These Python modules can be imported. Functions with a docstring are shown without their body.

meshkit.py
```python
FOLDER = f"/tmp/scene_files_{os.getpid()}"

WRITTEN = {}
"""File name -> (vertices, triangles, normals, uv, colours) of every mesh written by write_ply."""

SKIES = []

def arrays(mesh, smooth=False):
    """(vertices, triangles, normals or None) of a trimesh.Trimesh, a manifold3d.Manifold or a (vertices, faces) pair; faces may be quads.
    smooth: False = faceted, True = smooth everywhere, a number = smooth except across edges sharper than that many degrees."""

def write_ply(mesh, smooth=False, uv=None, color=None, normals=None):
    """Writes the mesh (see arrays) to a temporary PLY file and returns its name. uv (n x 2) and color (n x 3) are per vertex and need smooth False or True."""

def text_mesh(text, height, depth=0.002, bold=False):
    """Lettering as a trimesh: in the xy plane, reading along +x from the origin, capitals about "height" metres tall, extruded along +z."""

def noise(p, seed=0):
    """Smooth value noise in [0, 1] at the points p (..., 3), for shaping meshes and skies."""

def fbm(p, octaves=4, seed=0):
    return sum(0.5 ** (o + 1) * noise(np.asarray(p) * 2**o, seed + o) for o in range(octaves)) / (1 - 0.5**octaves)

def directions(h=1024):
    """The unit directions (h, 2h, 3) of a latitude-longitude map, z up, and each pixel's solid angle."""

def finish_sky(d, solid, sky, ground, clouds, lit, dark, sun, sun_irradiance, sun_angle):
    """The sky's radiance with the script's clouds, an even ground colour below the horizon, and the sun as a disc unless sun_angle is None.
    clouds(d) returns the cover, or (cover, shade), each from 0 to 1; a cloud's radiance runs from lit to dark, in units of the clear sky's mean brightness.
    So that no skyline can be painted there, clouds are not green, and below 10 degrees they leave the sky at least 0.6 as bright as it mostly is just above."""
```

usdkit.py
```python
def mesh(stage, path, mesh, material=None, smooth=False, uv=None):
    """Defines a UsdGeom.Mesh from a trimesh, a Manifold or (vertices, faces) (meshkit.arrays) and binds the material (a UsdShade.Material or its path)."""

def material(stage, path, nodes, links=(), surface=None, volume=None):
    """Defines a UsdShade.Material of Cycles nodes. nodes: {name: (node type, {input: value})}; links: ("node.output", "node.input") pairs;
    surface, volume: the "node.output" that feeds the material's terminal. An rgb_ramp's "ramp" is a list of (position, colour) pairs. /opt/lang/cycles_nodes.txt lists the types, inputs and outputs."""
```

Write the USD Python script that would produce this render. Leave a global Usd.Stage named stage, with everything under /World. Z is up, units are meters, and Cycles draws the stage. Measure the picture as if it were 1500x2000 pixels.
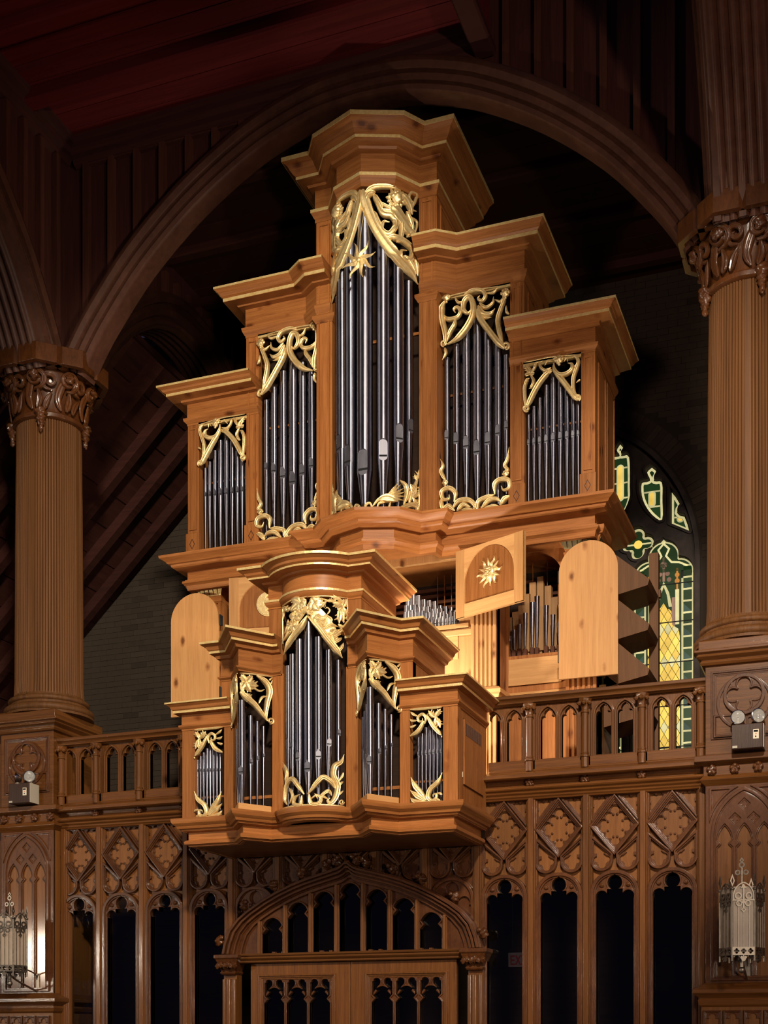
import math, random
import numpy as np
import shapely
from shapely.geometry import Polygon, Point, LineString, box as sbox
from shapely.ops import unary_union
from shapely import affinity
import manifold3d as m3
import trimesh
import usdkit, meshkit
from pxr import Usd, UsdGeom, UsdLux, UsdShade, Gf, Sdf

stage = Usd.Stage.CreateInMemory()
UsdGeom.SetStageUpAxis(stage, 'Z')
UsdGeom.SetStageMetersPerUnit(stage, 1.0)
UsdGeom.Xform.Define(stage, '/World')
UsdGeom.Scope.Define(stage, '/World/Looks')
random.seed(7)
rng = np.random.default_rng(7)
PI = math.pi

# ------------------------------------------------------------------ camera
# view camera: level, turned 20.6 degrees to the left, lens raised (shift)
F_PX, PX0, HOR, YAW = 2588.7, 750.0, 2033.6, math.radians(20.607)
CAM = (5.03, -12.5, 1.55)
cam = UsdGeom.Camera.Define(stage, '/World/camera')
HA = 36.0
cam.CreateHorizontalApertureAttr(HA)
cam.CreateVerticalApertureAttr(HA * 2000 / 1500)
cam.CreateFocalLengthAttr(F_PX / 1500 * HA)
cam.CreateVerticalApertureOffsetAttr((HOR - 1000) / 1500 * HA)
cam.CreateClippingRangeAttr(Gf.Vec2f(0.1, 200))
cx_, sx_ = math.cos(YAW), math.sin(YAW)
right, fwd, up = (cx_, sx_, 0), (-sx_, cx_, 0), (0, 0, 1)
M = Gf.Matrix4d(right[0], right[1], 0, 0, 0, 0, 1, 0, -fwd[0], -fwd[1], 0, 0, CAM[0], CAM[1], CAM[2], 1)
cam.AddTransformOp().Set(M)
cam.CreateExposureAttr(0.0)


def spot(name, pos, target, radius, power, color, cone, soft=0.4):
    """a spotlight out of view at pos, lighting the organ front around target"""
    l = UsdLux.SphereLight.Define(stage, '/World/' + name)
    l.CreateRadiusAttr(radius); l.CreateIntensityAttr(power); l.CreateColorAttr(Gf.Vec3f(*color))
    sh = UsdLux.ShapingAPI.Apply(l.GetPrim())
    sh.CreateShapingConeAngleAttr(cone); sh.CreateShapingConeSoftnessAttr(soft)
    p, t = np.array(pos, float), np.array(target, float)
    z = p - t; z /= np.linalg.norm(z)
    x = np.cross([0, 0, 1], z); x /= np.linalg.norm(x); y = np.cross(z, x)
    l.AddTransformOp().Set(Gf.Matrix4d(*x, 0, *y, 0, *z, 0, *p, 1))
    return l


WARM = (1.0, 0.86, 0.68)
spot('key_light_right', (5.0, -11.8, 9.6), (0.2, 0, 6.0), 0.4, 1130, WARM, 22)
spot('key_light_left', (-10.7, -10.2, 3.3), (-0.8, 0, 4.6), 0.4, 250, WARM, 24)
spot('fill_light', (8.0, -11.5, 2.6), (0.8, 0, 4.2), 0.4, 170, WARM, 27)
ambient_fill = UsdLux.SphereLight.Define(stage, '/World/nave_lamp')
ambient_fill.CreateRadiusAttr(0.3); ambient_fill.CreateIntensityAttr(270); ambient_fill.CreateColorAttr(Gf.Vec3f(1.0, 0.72, 0.55))
ambient_fill.AddTranslateOp().Set(Gf.Vec3d(9.5, -10.0, 6.0))  # added warm fill for ceiling and upper walls, no lamp known there
lamp = UsdLux.SphereLight.Define(stage, '/World/gallery_lamp')      # unseen, placed behind the small case to light the lower case front
lamp.CreateRadiusAttr(0.12); lamp.CreateIntensityAttr(330); lamp.CreateColorAttr(Gf.Vec3f(1.0, 0.90, 0.76))
lamp.AddTranslateOp().Set(Gf.Vec3d(0.45, 0.10, 4.75))
dome = UsdLux.DomeLight.Define(stage, '/World/dim_room_light')
dome.CreateIntensityAttr(0.011); dome.CreateColorAttr(Gf.Vec3f(0.55, 0.45, 1.0))

# ------------------------------------------------------------------ materials
LOOK = {}


def mat(name, nodes, links, surface):
    LOOK[name] = usdkit.material(stage, '/World/Looks/' + name, nodes, links, surface=surface)


def wood(name, dark, light, scale, rough=0.45, knots=0.0, coat=0.0, bump=0.15, var=0.22, soft=0.0):
    """procedural timber: grain stretched along the axis whose scale is small"""
    sx, sy, sz = scale
    n = {
        'geo': ('geometry', {}), 'obj': ('object_info', {}),
        'off': ('math', {'math_type': 'multiply', 'value2': 7.0}),
        'map': ('mapping', {'mapping_type': 'point', 'scale': (sx, sy, sz)}),
        'grain': ('noise_texture', {'scale': 1.0, 'detail': 5.0, 'roughness': 0.6, 'distortion': 0.6}),
        'fine': ('mapping', {'mapping_type': 'point', 'scale': (sx * 5, sy * 5, sz * 5)}),
        'finen': ('noise_texture', {'scale': 1.0, 'detail': 3.0, 'roughness': 0.6}),
        'mixg': ('mix_float', {'fac': 0.35}),
        'ramp': ('rgb_ramp', {'ramp': [(0.30, dark), (0.70, light)]}),
        'vr': ('rgb_ramp', {'ramp': [(0.0, (1 - var,) * 3), (1.0, (1 + var * 0.5, 1 + var * 0.4, 1 + var * 0.3))]}),
        'mul': ('mix_color', {'blend_type': 'multiply', 'fac': 1.0, 'use_clamp': False}),
        'bump': ('bump', {'strength': bump, 'distance': 0.004}),
        'p': ('principled_bsdf', {'roughness': rough, 'coat_weight': coat, 'coat_roughness': 0.11, 'specular_ior_level': 0.22}),
    }
    l = [('obj.random', 'off.value1'), ('geo.position', 'map.vector'), ('off.value', 'map.location'), ('map.vector', 'grain.vector'),
         ('geo.position', 'fine.vector'), ('off.value', 'fine.location'), ('fine.vector', 'finen.vector'), ('grain.fac', 'mixg.a'), ('finen.fac', 'mixg.b'),
         ('mixg.result', 'ramp.fac'), ('obj.random', 'vr.fac'), ('ramp.color', 'mul.a'), ('vr.color', 'mul.b'),
         ('finen.fac', 'bump.height'), ('bump.normal', 'p.normal')]
    if soft:                                     # edges rounded in the normals, to catch highlight lines
        n['bevel'] = ('bevel', {'radius': soft, 'samples': 4})
        l.append(('bevel.bevel', 'bump.normal'))
        l.append(('bump.normal', 'p.coat_normal'))
    col = 'mul.result'
    if knots:
        k = max(sx, sy, sz)
        n['kmap'] = ('mapping', {'mapping_type': 'point', 'scale': tuple(1.0 if s < k * 0.5 else 1.9 for s in (sx, sy, sz))})
        n['knot'] = ('voronoi_texture', {'feature': 'f1', 'scale': 2.7, 'randomness': 1.0})
        n['kwob'] = ('noise_texture', {'scale': 16.0, 'detail': 3.0})
        n['kadd'] = ('math', {'math_type': 'multiply_add', 'value2': 0.13})
        n['kr'] = ('rgb_ramp', {'ramp': [(0.14, (0.20, 0.12, 0.10)), (0.19, (0.62, 0.50, 0.45)), (0.27, (1, 1, 1))]})
        n['kmul'] = ('mix_color', {'blend_type': 'multiply', 'fac': knots, 'use_clamp': False})
        l += [('geo.position', 'kmap.vector'), ('off.value', 'kmap.location'), ('kmap.vector', 'knot.vector'), ('geo.position', 'kwob.vector'), ('kwob.fac', 'kadd.value1'),
              ('knot.distance', 'kadd.value3'), ('kadd.value', 'kr.fac'), (col, 'kmul.a'), ('kr.color', 'kmul.b')]
        col = 'kmul.result'
    l.append((col, 'p.base_color'))
    mat(name, n, l, 'p.BSDF')


CD, CL = (0.22, 0.070, 0.017), (0.46, 0.182, 0.052)         # reddish cedar of the organ cases
wood('cedar_upright', CD, CL, (26, 26, 1.1), 0.42, 0.8)
wood('cedar_level', CD, CL, (1.1, 1.1, 30), 0.42, 0.8)
wood('cedar_plain', CD, CL, (1.2, 1.2, 34), 0.42, 0.0)
wood('pale_upright', (0.46, 0.215, 0.075), (0.64, 0.34, 0.13), (22, 22, 1.0), 0.42, 0.9)
wood('pale_level', (0.50, 0.25, 0.09), (0.68, 0.38, 0.15), (1.1, 1.1, 26), 0.42, 0.0)
wood('pipe_wood', (0.34, 0.17, 0.07), (0.50, 0.29, 0.13), (30, 30, 1.5), 0.6)
wood('boot_wood', (0.07, 0.022, 0.012), (0.13, 0.045, 0.022), (1.5, 1.5, 30), 0.5)
OD, OL = (0.082, 0.026, 0.006), (0.190, 0.070, 0.015)       # old varnished oak of the screen
wood('oak_upright', OD, OL, (34, 34, 1.4), 0.45, 0, 0.42, soft=0.010)
wood('oak_level', OD, OL, (1.4, 1.4, 40), 0.45, 0, 0.42, soft=0.010)
wood('oak_carved', (0.058, 0.017, 0.005), (0.130, 0.044, 0.011), (14, 14, 6), 0.42, 0, 0.55, soft=0.010)
wood('oak_panel', (0.13, 0.045, 0.011), (0.26, 0.102, 0.025), (30, 30, 1.4), 0.45, 0, 0.3)
wood('oak_column', (0.070, 0.027, 0.008), (0.165, 0.068, 0.020), (26, 26, 0.5), 0.55, 0, 0.0)
RD, RL = (0.052, 0.017, 0.014), (0.100, 0.034, 0.025)       # dark roof timber
wood('roof_level', RD, RL, (0.9, 0.9, 22), 0.6)
wood('roof_upright', RD, RL, (22, 22, 0.9), 0.6)
wood('ceiling_wood', (0.130, 0.013, 0.014), (0.210, 0.028, 0.026), (0.7, 18, 18), 0.6)
wood('batten_wood', (0.080, 0.028, 0.020), (0.150, 0.055, 0.036), (22, 22, 0.9), 0.5)
wood('arch_wood', (0.060, 0.024, 0.015), (0.120, 0.050, 0.030), (3, 3, 3), 0.42)
wood('shaded_louvre_wood', (0.110, 0.045, 0.016), (0.180, 0.078, 0.028), (26, 26, 1.2), 0.5)  # wood colour darkened for the shade beside the case
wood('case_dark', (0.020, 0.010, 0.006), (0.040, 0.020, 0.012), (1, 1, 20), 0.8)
wood('laminate', (0.036, 0.018, 0.013), (0.062, 0.034, 0.025), (60, 60, 2), 0.35)

mat('gold_leaf', {
    'geo': ('geometry', {}), 'n': ('noise_texture', {'scale': 26.0, 'detail': 3.0}), 'm': ('noise_texture', {'scale': 90.0, 'detail': 2.0}),
    'r': ('rgb_ramp', {'ramp': [(0.3, (0.86, 0.60, 0.24)), (0.7, (1.0, 0.80, 0.42))]}), 'b': ('bump', {'strength': 0.35, 'distance': 0.004}),
    'p': ('principled_bsdf', {'metallic': 0.72, 'roughness': 0.44})},
    [('geo.position', 'n.vector'), ('geo.position', 'm.vector'), ('n.fac', 'r.fac'), ('r.color', 'p.base_color'), ('m.fac', 'b.height'), ('b.normal', 'p.normal')], 'p.BSDF')
mat('gold_strip', {
    'geo': ('geometry', {}), 'n': ('noise_texture', {'scale': 30.0, 'detail': 4.0}), 'm': ('noise_texture', {'scale': 60.0, 'detail': 3.0}),
    'r': ('rgb_ramp', {'ramp': [(0.3, (0.86, 0.58, 0.20)), (0.7, (1.0, 0.80, 0.38))]}), 'b': ('bump', {'strength': 0.5, 'distance': 0.004}),
    'p': ('principled_bsdf', {'metallic': 0.50, 'roughness': 0.40})},
    [('geo.position', 'n.vector'), ('geo.position', 'm.vector'), ('n.fac', 'r.fac'), ('r.color', 'p.base_color'), ('m.fac', 'b.height'), ('b.normal', 'p.normal')], 'p.BSDF')


def metal(name, c0, c1, rough, scale=(9, 9, 3), drawn=0.0):
    n = {
        'geo': ('geometry', {}), 'obj': ('object_info', {}), 'map': ('mapping', {'mapping_type': 'point', 'scale': scale}), 'n': ('noise_texture', {'scale': 1.0, 'detail': 5.0, 'roughness': 0.65}),
        'r': ('rgb_ramp', {'ramp': [(0.3, c0), (0.72, c1)]}), 'rr': ('rgb_ramp', {'ramp': [(0.3, (rough,) * 3), (0.75, (rough + 0.10,) * 3)]}),
        'p': ('principled_bsdf', {'metallic': 1.0, 'anisotropic': drawn})}
    l = [('geo.position', 'map.vector'), ('obj.random', 'map.location'), ('map.vector', 'n.vector'), ('n.fac', 'r.fac'), ('n.fac', 'rr.fac'), ('r.color', 'p.base_color'), ('rr.color', 'p.roughness')]
    if drawn:                                    # burnished along the pipe
        n['up'] = ('vector_math', {'math_type': 'add', 'vector1': (0, 0, 1.0), 'vector2': (0, 0, 0)})
        l.append(('up.vector', 'p.tangent'))
    mat(name, n, l, 'p.BSDF')


metal('pipe_metal', (0.27, 0.28, 0.35), (0.45, 0.45, 0.53), 0.42, (9, 9, 3), 0.95)
metal('pipe_lip', (0.20, 0.20, 0.24), (0.32, 0.32, 0.36), 0.5)
metal('small_pipe_metal', (0.52, 0.52, 0.56), (0.74, 0.73, 0.74), 0.42, (9, 9, 3), 0.9)
metal('wrought_iron', (0.20, 0.17, 0.14), (0.38, 0.33, 0.27), 0.42, (20, 20, 20))
mat('lamp_glass', {'p': ('principled_bsdf', {'metallic': 0.6, 'base_color': (0.8, 0.78, 0.75), 'roughness': 0.3}), 'g': ('glossy_bsdf', {'color': (1, 1, 1), 'roughness': 0.06}), 'x': ('mix_closure', {'fac': 0.35})}, [('p.BSDF', 'x.closure1'), ('g.BSDF', 'x.closure2')], 'x.closure')
mat('lamp_lens', {'t': ('transparent_bsdf', {'color': (0.95, 0.95, 0.95)}), 'p': ('principled_bsdf', {'base_color': (0.55, 0.53, 0.50), 'roughness': 0.12, 'specular_ior_level': 0.8}), 'x': ('mix_closure', {'fac': 0.4})}, [('t.BSDF', 'x.closure1'), ('p.BSDF', 'x.closure2')], 'x.closure')
metal('chrome', (0.75, 0.75, 0.75), (0.85, 0.85, 0.85), 0.10)
metal('shaded_gilt', (0.22, 0.17, 0.08), (0.40, 0.32, 0.16), 0.45, (25, 25, 25))  # gilt in a darker colour, for the capital in weaker light


def flat(name, color, rough=0.6, **kw):
    mat(name, {'p': ('principled_bsdf', {'base_color': color, 'roughness': rough, **kw})}, [], 'p.BSDF')


flat('black_slot', (0.006, 0.006, 0.007), 0.9)
flat('ivory_plate', (0.72, 0.64, 0.48), 0.45)
flat('red_button', (0.7, 0.03, 0.02), 0.4)
flat('inlay_dark', (0.045, 0.015, 0.008), 0.5)
flat('toe_board', (0.74, 0.62, 0.44), 0.6)
flat('lead_came', (0.012, 0.012, 0.012), 0.7)
flat('grey_edge', (0.45, 0.40, 0.32), 0.5)
flat('sign_white', (0.22, 0.16, 0.17), 0.7)
flat('sign_red', (0.32, 0.012, 0.012), 0.7)
mat('frosted_glass', {'geo': ('geometry', {}), 'n': ('noise_texture', {'scale': 5.0, 'detail': 3.0}), 'r': ('rgb_ramp', {'ramp': [(0.3, (0.60, 0.47, 0.36)), (0.7, (0.72, 0.60, 0.48))]}),
    'p': ('principled_bsdf', {'roughness': 0.35}), 't': ('translucent_bsdf', {'color': (0.7, 0.58, 0.45)}), 'x': ('mix_closure', {'fac': 0.35})},
    [('geo.position', 'n.vector'), ('n.fac', 'r.fac'), ('r.color', 'p.base_color'), ('p.BSDF', 'x.closure1'), ('t.BSDF', 'x.closure2')], 'x.closure')
mat('clear_pane', {'f': ('fresnel', {'IOR': 1.45}), 't': ('transparent_bsdf', {'color': (0.92, 0.94, 0.93)}), 'g': ('glossy_bsdf', {'color': (0.9, 0.9, 0.9), 'roughness': 0.02}), 'x': ('mix_closure', {})},
    [('f.fac', 'x.fac'), ('t.BSDF', 'x.closure1'), ('g.BSDF', 'x.closure2')], 'x.closure')


def glass(name, c, s):
    """a pane of stained glass with daylight behind it"""
    d = tuple(x * 0.55 for x in c)
    mat(name, {'geo': ('geometry', {}), 'obj': ('object_info', {}), 'n': ('noise_texture', {'scale': 9.0, 'detail': 3.0}), 'a': ('mix_float', {'fac': 0.5}),
        'r': ('rgb_ramp', {'ramp': [(0.25, d), (0.75, c)]}), 'p': ('principled_bsdf', {'base_color': tuple(x * 0.3 for x in c), 'roughness': 0.25, 'emission_strength': s})},
        [('geo.position', 'n.vector'), ('n.fac', 'a.a'), ('obj.random', 'a.b'), ('a.result', 'r.fac'), ('r.color', 'p.emission_color')], 'p.BSDF')


glass('glass_green', (0.022, 0.055, 0.016), 0.8)
glass('glass_teal', (0.05, 0.10, 0.075), 0.8)
glass('glass_yellow', (1.0, 0.66, 0.12), 1.15)
glass('glass_cream', (0.86, 0.78, 0.38), 0.85)
glass('glass_amber', (0.62, 0.24, 0.04), 0.8)
glass('glass_rose', (0.40, 0.22, 0.15), 0.7)
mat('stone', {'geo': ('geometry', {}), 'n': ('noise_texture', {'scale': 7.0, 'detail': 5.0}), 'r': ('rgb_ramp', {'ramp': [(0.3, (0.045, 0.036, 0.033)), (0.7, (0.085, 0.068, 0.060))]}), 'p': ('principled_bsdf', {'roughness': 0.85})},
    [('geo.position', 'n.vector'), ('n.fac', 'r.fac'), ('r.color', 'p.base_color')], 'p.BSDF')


def brick_look(name, a, b):
    mat(name, {'geo': ('geometry', {}), 'obj': ('object_info', {}), 'n': ('noise_texture', {'scale': 14.0, 'detail': 4.0}), 'm': ('mix_float', {'fac': 0.6}), 'r': ('rgb_ramp', {'ramp': [(0.2, a), (0.8, b)]}), 'p': ('principled_bsdf', {'roughness': 0.9})},
        [('geo.position', 'n.vector'), ('n.fac', 'm.a'), ('obj.random', 'm.b'), ('m.result', 'r.fac'), ('r.color', 'p.base_color')], 'p.BSDF')


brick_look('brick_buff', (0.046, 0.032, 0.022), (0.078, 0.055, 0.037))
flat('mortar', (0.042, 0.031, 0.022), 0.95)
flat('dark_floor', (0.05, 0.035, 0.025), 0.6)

# ------------------------------------------------------------------ names, things and parts
COUNT, ORIGIN = {}, {}


def fresh(parent, name):
    k = COUNT.get((parent, name), 0)
    COUNT[(parent, name)] = k + 1
    return f'{parent}/{name}' if k == 0 else f'{parent}/{name}_{k:03d}'


def say(prim, label=None, cat=None, group=None, kind=None):
    for k, v in (('label', label), ('category', cat), ('group', group), ('kind', kind)):
        if v:
            prim.SetCustomDataByKey(k, v)


def thing(name, label, cat, loc=(0, 0, 0), group=None, kind=None):
    """an Xform at the thing's base whose children are its parts; part meshes are given in world coordinates"""
    p = fresh('/World', name)
    x = UsdGeom.Xform.Define(stage, p)
    x.AddTranslateOp().Set(Gf.Vec3d(*map(float, loc)))
    ORIGIN[p] = np.array(loc, float)
    say(x.GetPrim(), label, cat, group, kind)
    return p


def part(parent, name, mesh, look, smooth=False, label=None, kind=None):
    p = fresh(parent, name)
    o = ORIGIN[parent]
    ORIGIN[p] = o
    v, f = arr(mesh)
    g = usdkit.mesh(stage, p, (v - o, f), LOOK[look], smooth=smooth)
    say(g.GetPrim(), label, None, None, kind)
    return p


def single(name, mesh, look, label=None, cat=None, group=None, kind=None, smooth=False):
    """a top-level thing that is one mesh"""
    p = fresh('/World', name)
    g = usdkit.mesh(stage, p, arr(mesh), LOOK[look], smooth=smooth)
    ORIGIN[p] = np.zeros(3)
    say(g.GetPrim(), label, cat, group, kind)
    return p


ORD = 'first second third fourth fifth sixth seventh eighth ninth tenth eleventh twelfth thirteenth fourteenth fifteenth sixteenth seventeenth eighteenth nineteenth twentieth twenty-first twenty-second twenty-third twenty-fourth'.split()

# ------------------------------------------------------------------ mesh helpers: a mesh is (vertices, triangles)


def arr(m):
    if isinstance(m, m3.Manifold):
        q = m.to_mesh()
        return np.array(q.vert_properties[:, :3], float), np.array(q.tri_verts, int)
    if isinstance(m, trimesh.Trimesh):
        return np.array(m.vertices), np.array(m.faces)
    return np.asarray(m[0], float), np.asarray(m[1], int)


def cat(*ms):
    ms = [arr(m) for m in (ms[0] if len(ms) == 1 and isinstance(ms[0], list) else ms)]
    vs, fs, n = [], [], 0
    for v, f in ms:
        vs.append(v); fs.append(f + n); n += len(v)
    return np.vstack(vs), np.vstack(fs)


def mirror(m):
    v, f = arr(m)
    return v * [-1, 1, 1], f[:, ::-1]


def moved(m, d):
    v, f = arr(m)
    return v + np.array(d, float), f


def turned(m, ang, c=(0, 0)):
    v, f = arr(m)
    v = v.copy(); a, b = math.cos(ang), math.sin(ang)
    x, y = v[:, 0] - c[0], v[:, 1] - c[1]
    v[:, 0], v[:, 1] = c[0] + a * x - b * y, c[1] + b * x + a * y
    return v, f


def box(x0, x1, y0, y1, z0, z1, b=0.0):
    x0, x1 = sorted((x0, x1)); y0, y1 = sorted((y0, y1)); z0, z1 = sorted((z0, z1))
    if b <= 0:
        v = np.array([(x, y, z) for x in (x0, x1) for y in (y0, y1) for z in (z0, z1)], float)
        f = np.array([(0, 1, 3), (0, 3, 2), (4, 6, 7), (4, 7, 5), (0, 4, 5), (0, 5, 1), (2, 3, 7), (2, 7, 6), (0, 2, 6), (0, 6, 4), (1, 5, 7), (1, 7, 3)])
        return v, f
    b = min(b, (x1 - x0) * .45, (y1 - y0) * .45, (z1 - z0) * .45)
    p = []
    for x, dx in ((x0, b), (x1, -b)):
        for y, dy in ((y0, b), (y1, -b)):
            for z, dz in ((z0, b), (z1, -b)):
                p += [(x, y + dy, z + dz), (x + dx, y, z + dz), (x + dx, y + dy, z)]
    return arr(m3.Manifold.hull_points(np.array(p)))


def rings(g):
    if g.is_empty:
        return []
    out = []
    for q in getattr(g, 'geoms', [g]):
        if q.geom_type == 'Polygon' and q.area > 1e-7:
            out.append(np.array(q.exterior.coords)[:-1])
            out += [np.array(i.coords)[:-1] for i in q.interiors]
    return out


def ext(g, y0, y1):
    """a drawing in (x, z) given thickness from y0 (front) to y1"""
    r = rings(g)
    if not r:
        return np.zeros((0, 3)), np.zeros((0, 3), int)
    v, f = arr(m3.CrossSection(r, m3.FillRule.EvenOdd).extrude(abs(y1 - y0)))
    return np.c_[v[:, 0], max(y0, y1) - v[:, 2], v[:, 1]], f


def extx(g, x0, x1):
    """a drawing in (y, z) given thickness in x"""
    v, f = arr(m3.CrossSection(rings(g), m3.FillRule.EvenOdd).extrude(abs(x1 - x0)))
    return np.c_[min(x0, x1) + v[:, 2], v[:, 0], v[:, 1]], f


def extz(g, z0, z1):
    """a plan in (x, y) given height"""
    v, f = arr(m3.CrossSection(rings(g), m3.FillRule.EvenOdd).extrude(abs(z1 - z0)))
    return np.c_[v[:, 0], v[:, 1], min(z0, z1) + v[:, 2]], f


def offset_path(path, d, closed=False):
    """the plan outline pushed out by d to its right-hand side, corners mitred"""
    p = np.array(path, float)
    if closed:
        e = np.roll(p, -1, 0) - p
    else:
        e = np.diff(p, axis=0)
    e /= np.linalg.norm(e, axis=1, keepdims=True)
    nrm = np.c_[e[:, 1], -e[:, 0]]
    if closed:
        a, b = np.roll(nrm, 1, 0), nrm
    else:
        a, b = np.vstack([nrm[:1], nrm]), np.vstack([nrm, nrm[-1:]])
    k = 1 + (a * b).sum(1, keepdims=True)
    return p + d * (a + b) / np.maximum(k, 0.25)


def sweep(path, prof, closed=False):
    """a moulding: closed profile of (offset, z) points carried along a plan outline"""
    prof = np.array(prof, float)
    area = 0.5 * np.sum(prof[:, 0] * np.roll(prof[:, 1], -1) - np.roll(prof[:, 0], -1) * prof[:, 1])
    if area < 0:
        prof = prof[::-1]
    n, k = len(path), len(prof)
    V = np.zeros((n, k, 3))
    for j, (d, z) in enumerate(prof):
        V[:, j, :2] = offset_path(path, d, closed); V[:, j, 2] = z
    F = []
    for i in range(n if closed else n - 1):
        i2 = (i + 1) % n
        for j in range(k):
            j2 = (j + 1) % k
            a, b, c, d = i * k + j, i2 * k + j, i2 * k + j2, i * k + j2
            F += [(a, b, c), (a, c, d)]
    F = np.array(F)
    if not closed:
        t = np.array(m3.triangulate([prof]))
        F = np.vstack([F, t, t[:, ::-1] + (n - 1) * k])
    return V.reshape(-1, 3), F


def lathe(prof, c, n=32, cap=True):
    """(radius, z) profile turned about the vertical through c, listed from bottom to top"""
    a = np.arange(n) * 2 * PI / n
    prof = np.array(prof, float)
    k = len(prof)
    V = np.stack([c[0] + prof[:, :1] * np.cos(a), c[1] + prof[:, :1] * np.sin(a), np.repeat(prof[:, 1:2] + (c[2] if len(c) > 2 else 0), n, 1)], -1).reshape(-1, 3)
    i, j = np.meshgrid(np.arange(k - 1), np.arange(n), indexing='ij')
    A, B = i * n + j, i * n + (j + 1) % n
    F = np.concatenate([np.stack([A, B, B + n], -1).reshape(-1, 3), np.stack([A, B + n, A + n], -1).reshape(-1, 3)])
    if cap:
        z = lambda q: (c[2] if len(c) > 2 else 0) + q
        V = np.vstack([V, [c[0], c[1], z(prof[0, 1])], [c[0], c[1], z(prof[-1, 1])]])
        b, t = k * n, k * n + 1
        F = np.vstack([F, [(b, (q + 1) % n, q) for q in range(n)], [(t, (k - 1) * n + q, (k - 1) * n + (q + 1) % n) for q in range(n)]])
    return V, F


def catmull(p, per=6):
    p = np.array(p, float)
    if len(p) < 3:
        t = np.linspace(0, 1, per + 1)[:, None]
        return p[0] * (1 - t) + p[-1] * t
    q = np.vstack([2 * p[0] - p[1], p, 2 * p[-1] - p[-2]])
    out = []
    for i in range(len(p) - 1):
        a, b, c, d = q[i:i + 4]
        t = np.linspace(0, 1, per, endpoint=False)[:, None]
        out.append(0.5 * ((2 * b) + (c - a) * t + (2 * a - 5 * b + 4 * c - d) * t ** 2 + (3 * b - a - 3 * c + d) * t ** 3))
    return np.vstack(out + [p[-1:]])


def tube(pts, r, n=8):
    p = np.array(pts, float)
    t = np.gradient(p, axis=0); t /= np.linalg.norm(t, axis=1, keepdims=True) + 1e-12
    ref = np.array([0, 0, 1.0]) if abs(t[:, 2]).mean() < 0.9 else np.array([1.0, 0, 0])
    a = np.cross(t, ref); a /= np.linalg.norm(a, axis=1, keepdims=True) + 1e-12
    b = np.cross(t, a)
    ang = np.arange(n) * 2 * PI / n
    r = np.broadcast_to(r, (len(p),))[:, None, None]
    V = (p[:, None] + r * (np.cos(ang)[None, :, None] * a[:, None] + np.sin(ang)[None, :, None] * b[:, None])).reshape(-1, 3)
    F = []
    for i in range(len(p) - 1):
        for j in range(n):
            A, B = i * n + j, i * n + (j + 1) % n
            F += [(A, B + n, B), (A, A + n, B + n)]
    k = len(V); V = np.vstack([V, p[:1], p[-1:]])
    F += [(k, j, (j + 1) % n) for j in range(n)] + [(k + 1, (len(p) - 1) * n + (j + 1) % n, (len(p) - 1) * n + j) for j in range(n)]
    return V, np.array(F)


RIDGE = np.array([(-1, -.7), (-1, .10), (-.80, .55), (-.45, .42), (-.12, .72), (.12, .72), (.45, .42), (.80, .55), (1, .10), (1, -.7)])
ROUND = np.array([(-1, -.7), (-.95, .2), (-.6, .65), (0, .85), (.6, .65), (.95, .2), (1, -.7)])
LEAF = np.array([(-1, -.35), (-1, .0), (-.55, .42), (-.08, .22), (0, .15), (.08, .22), (.55, .42), (1, .0), (1, -.35)])


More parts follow.
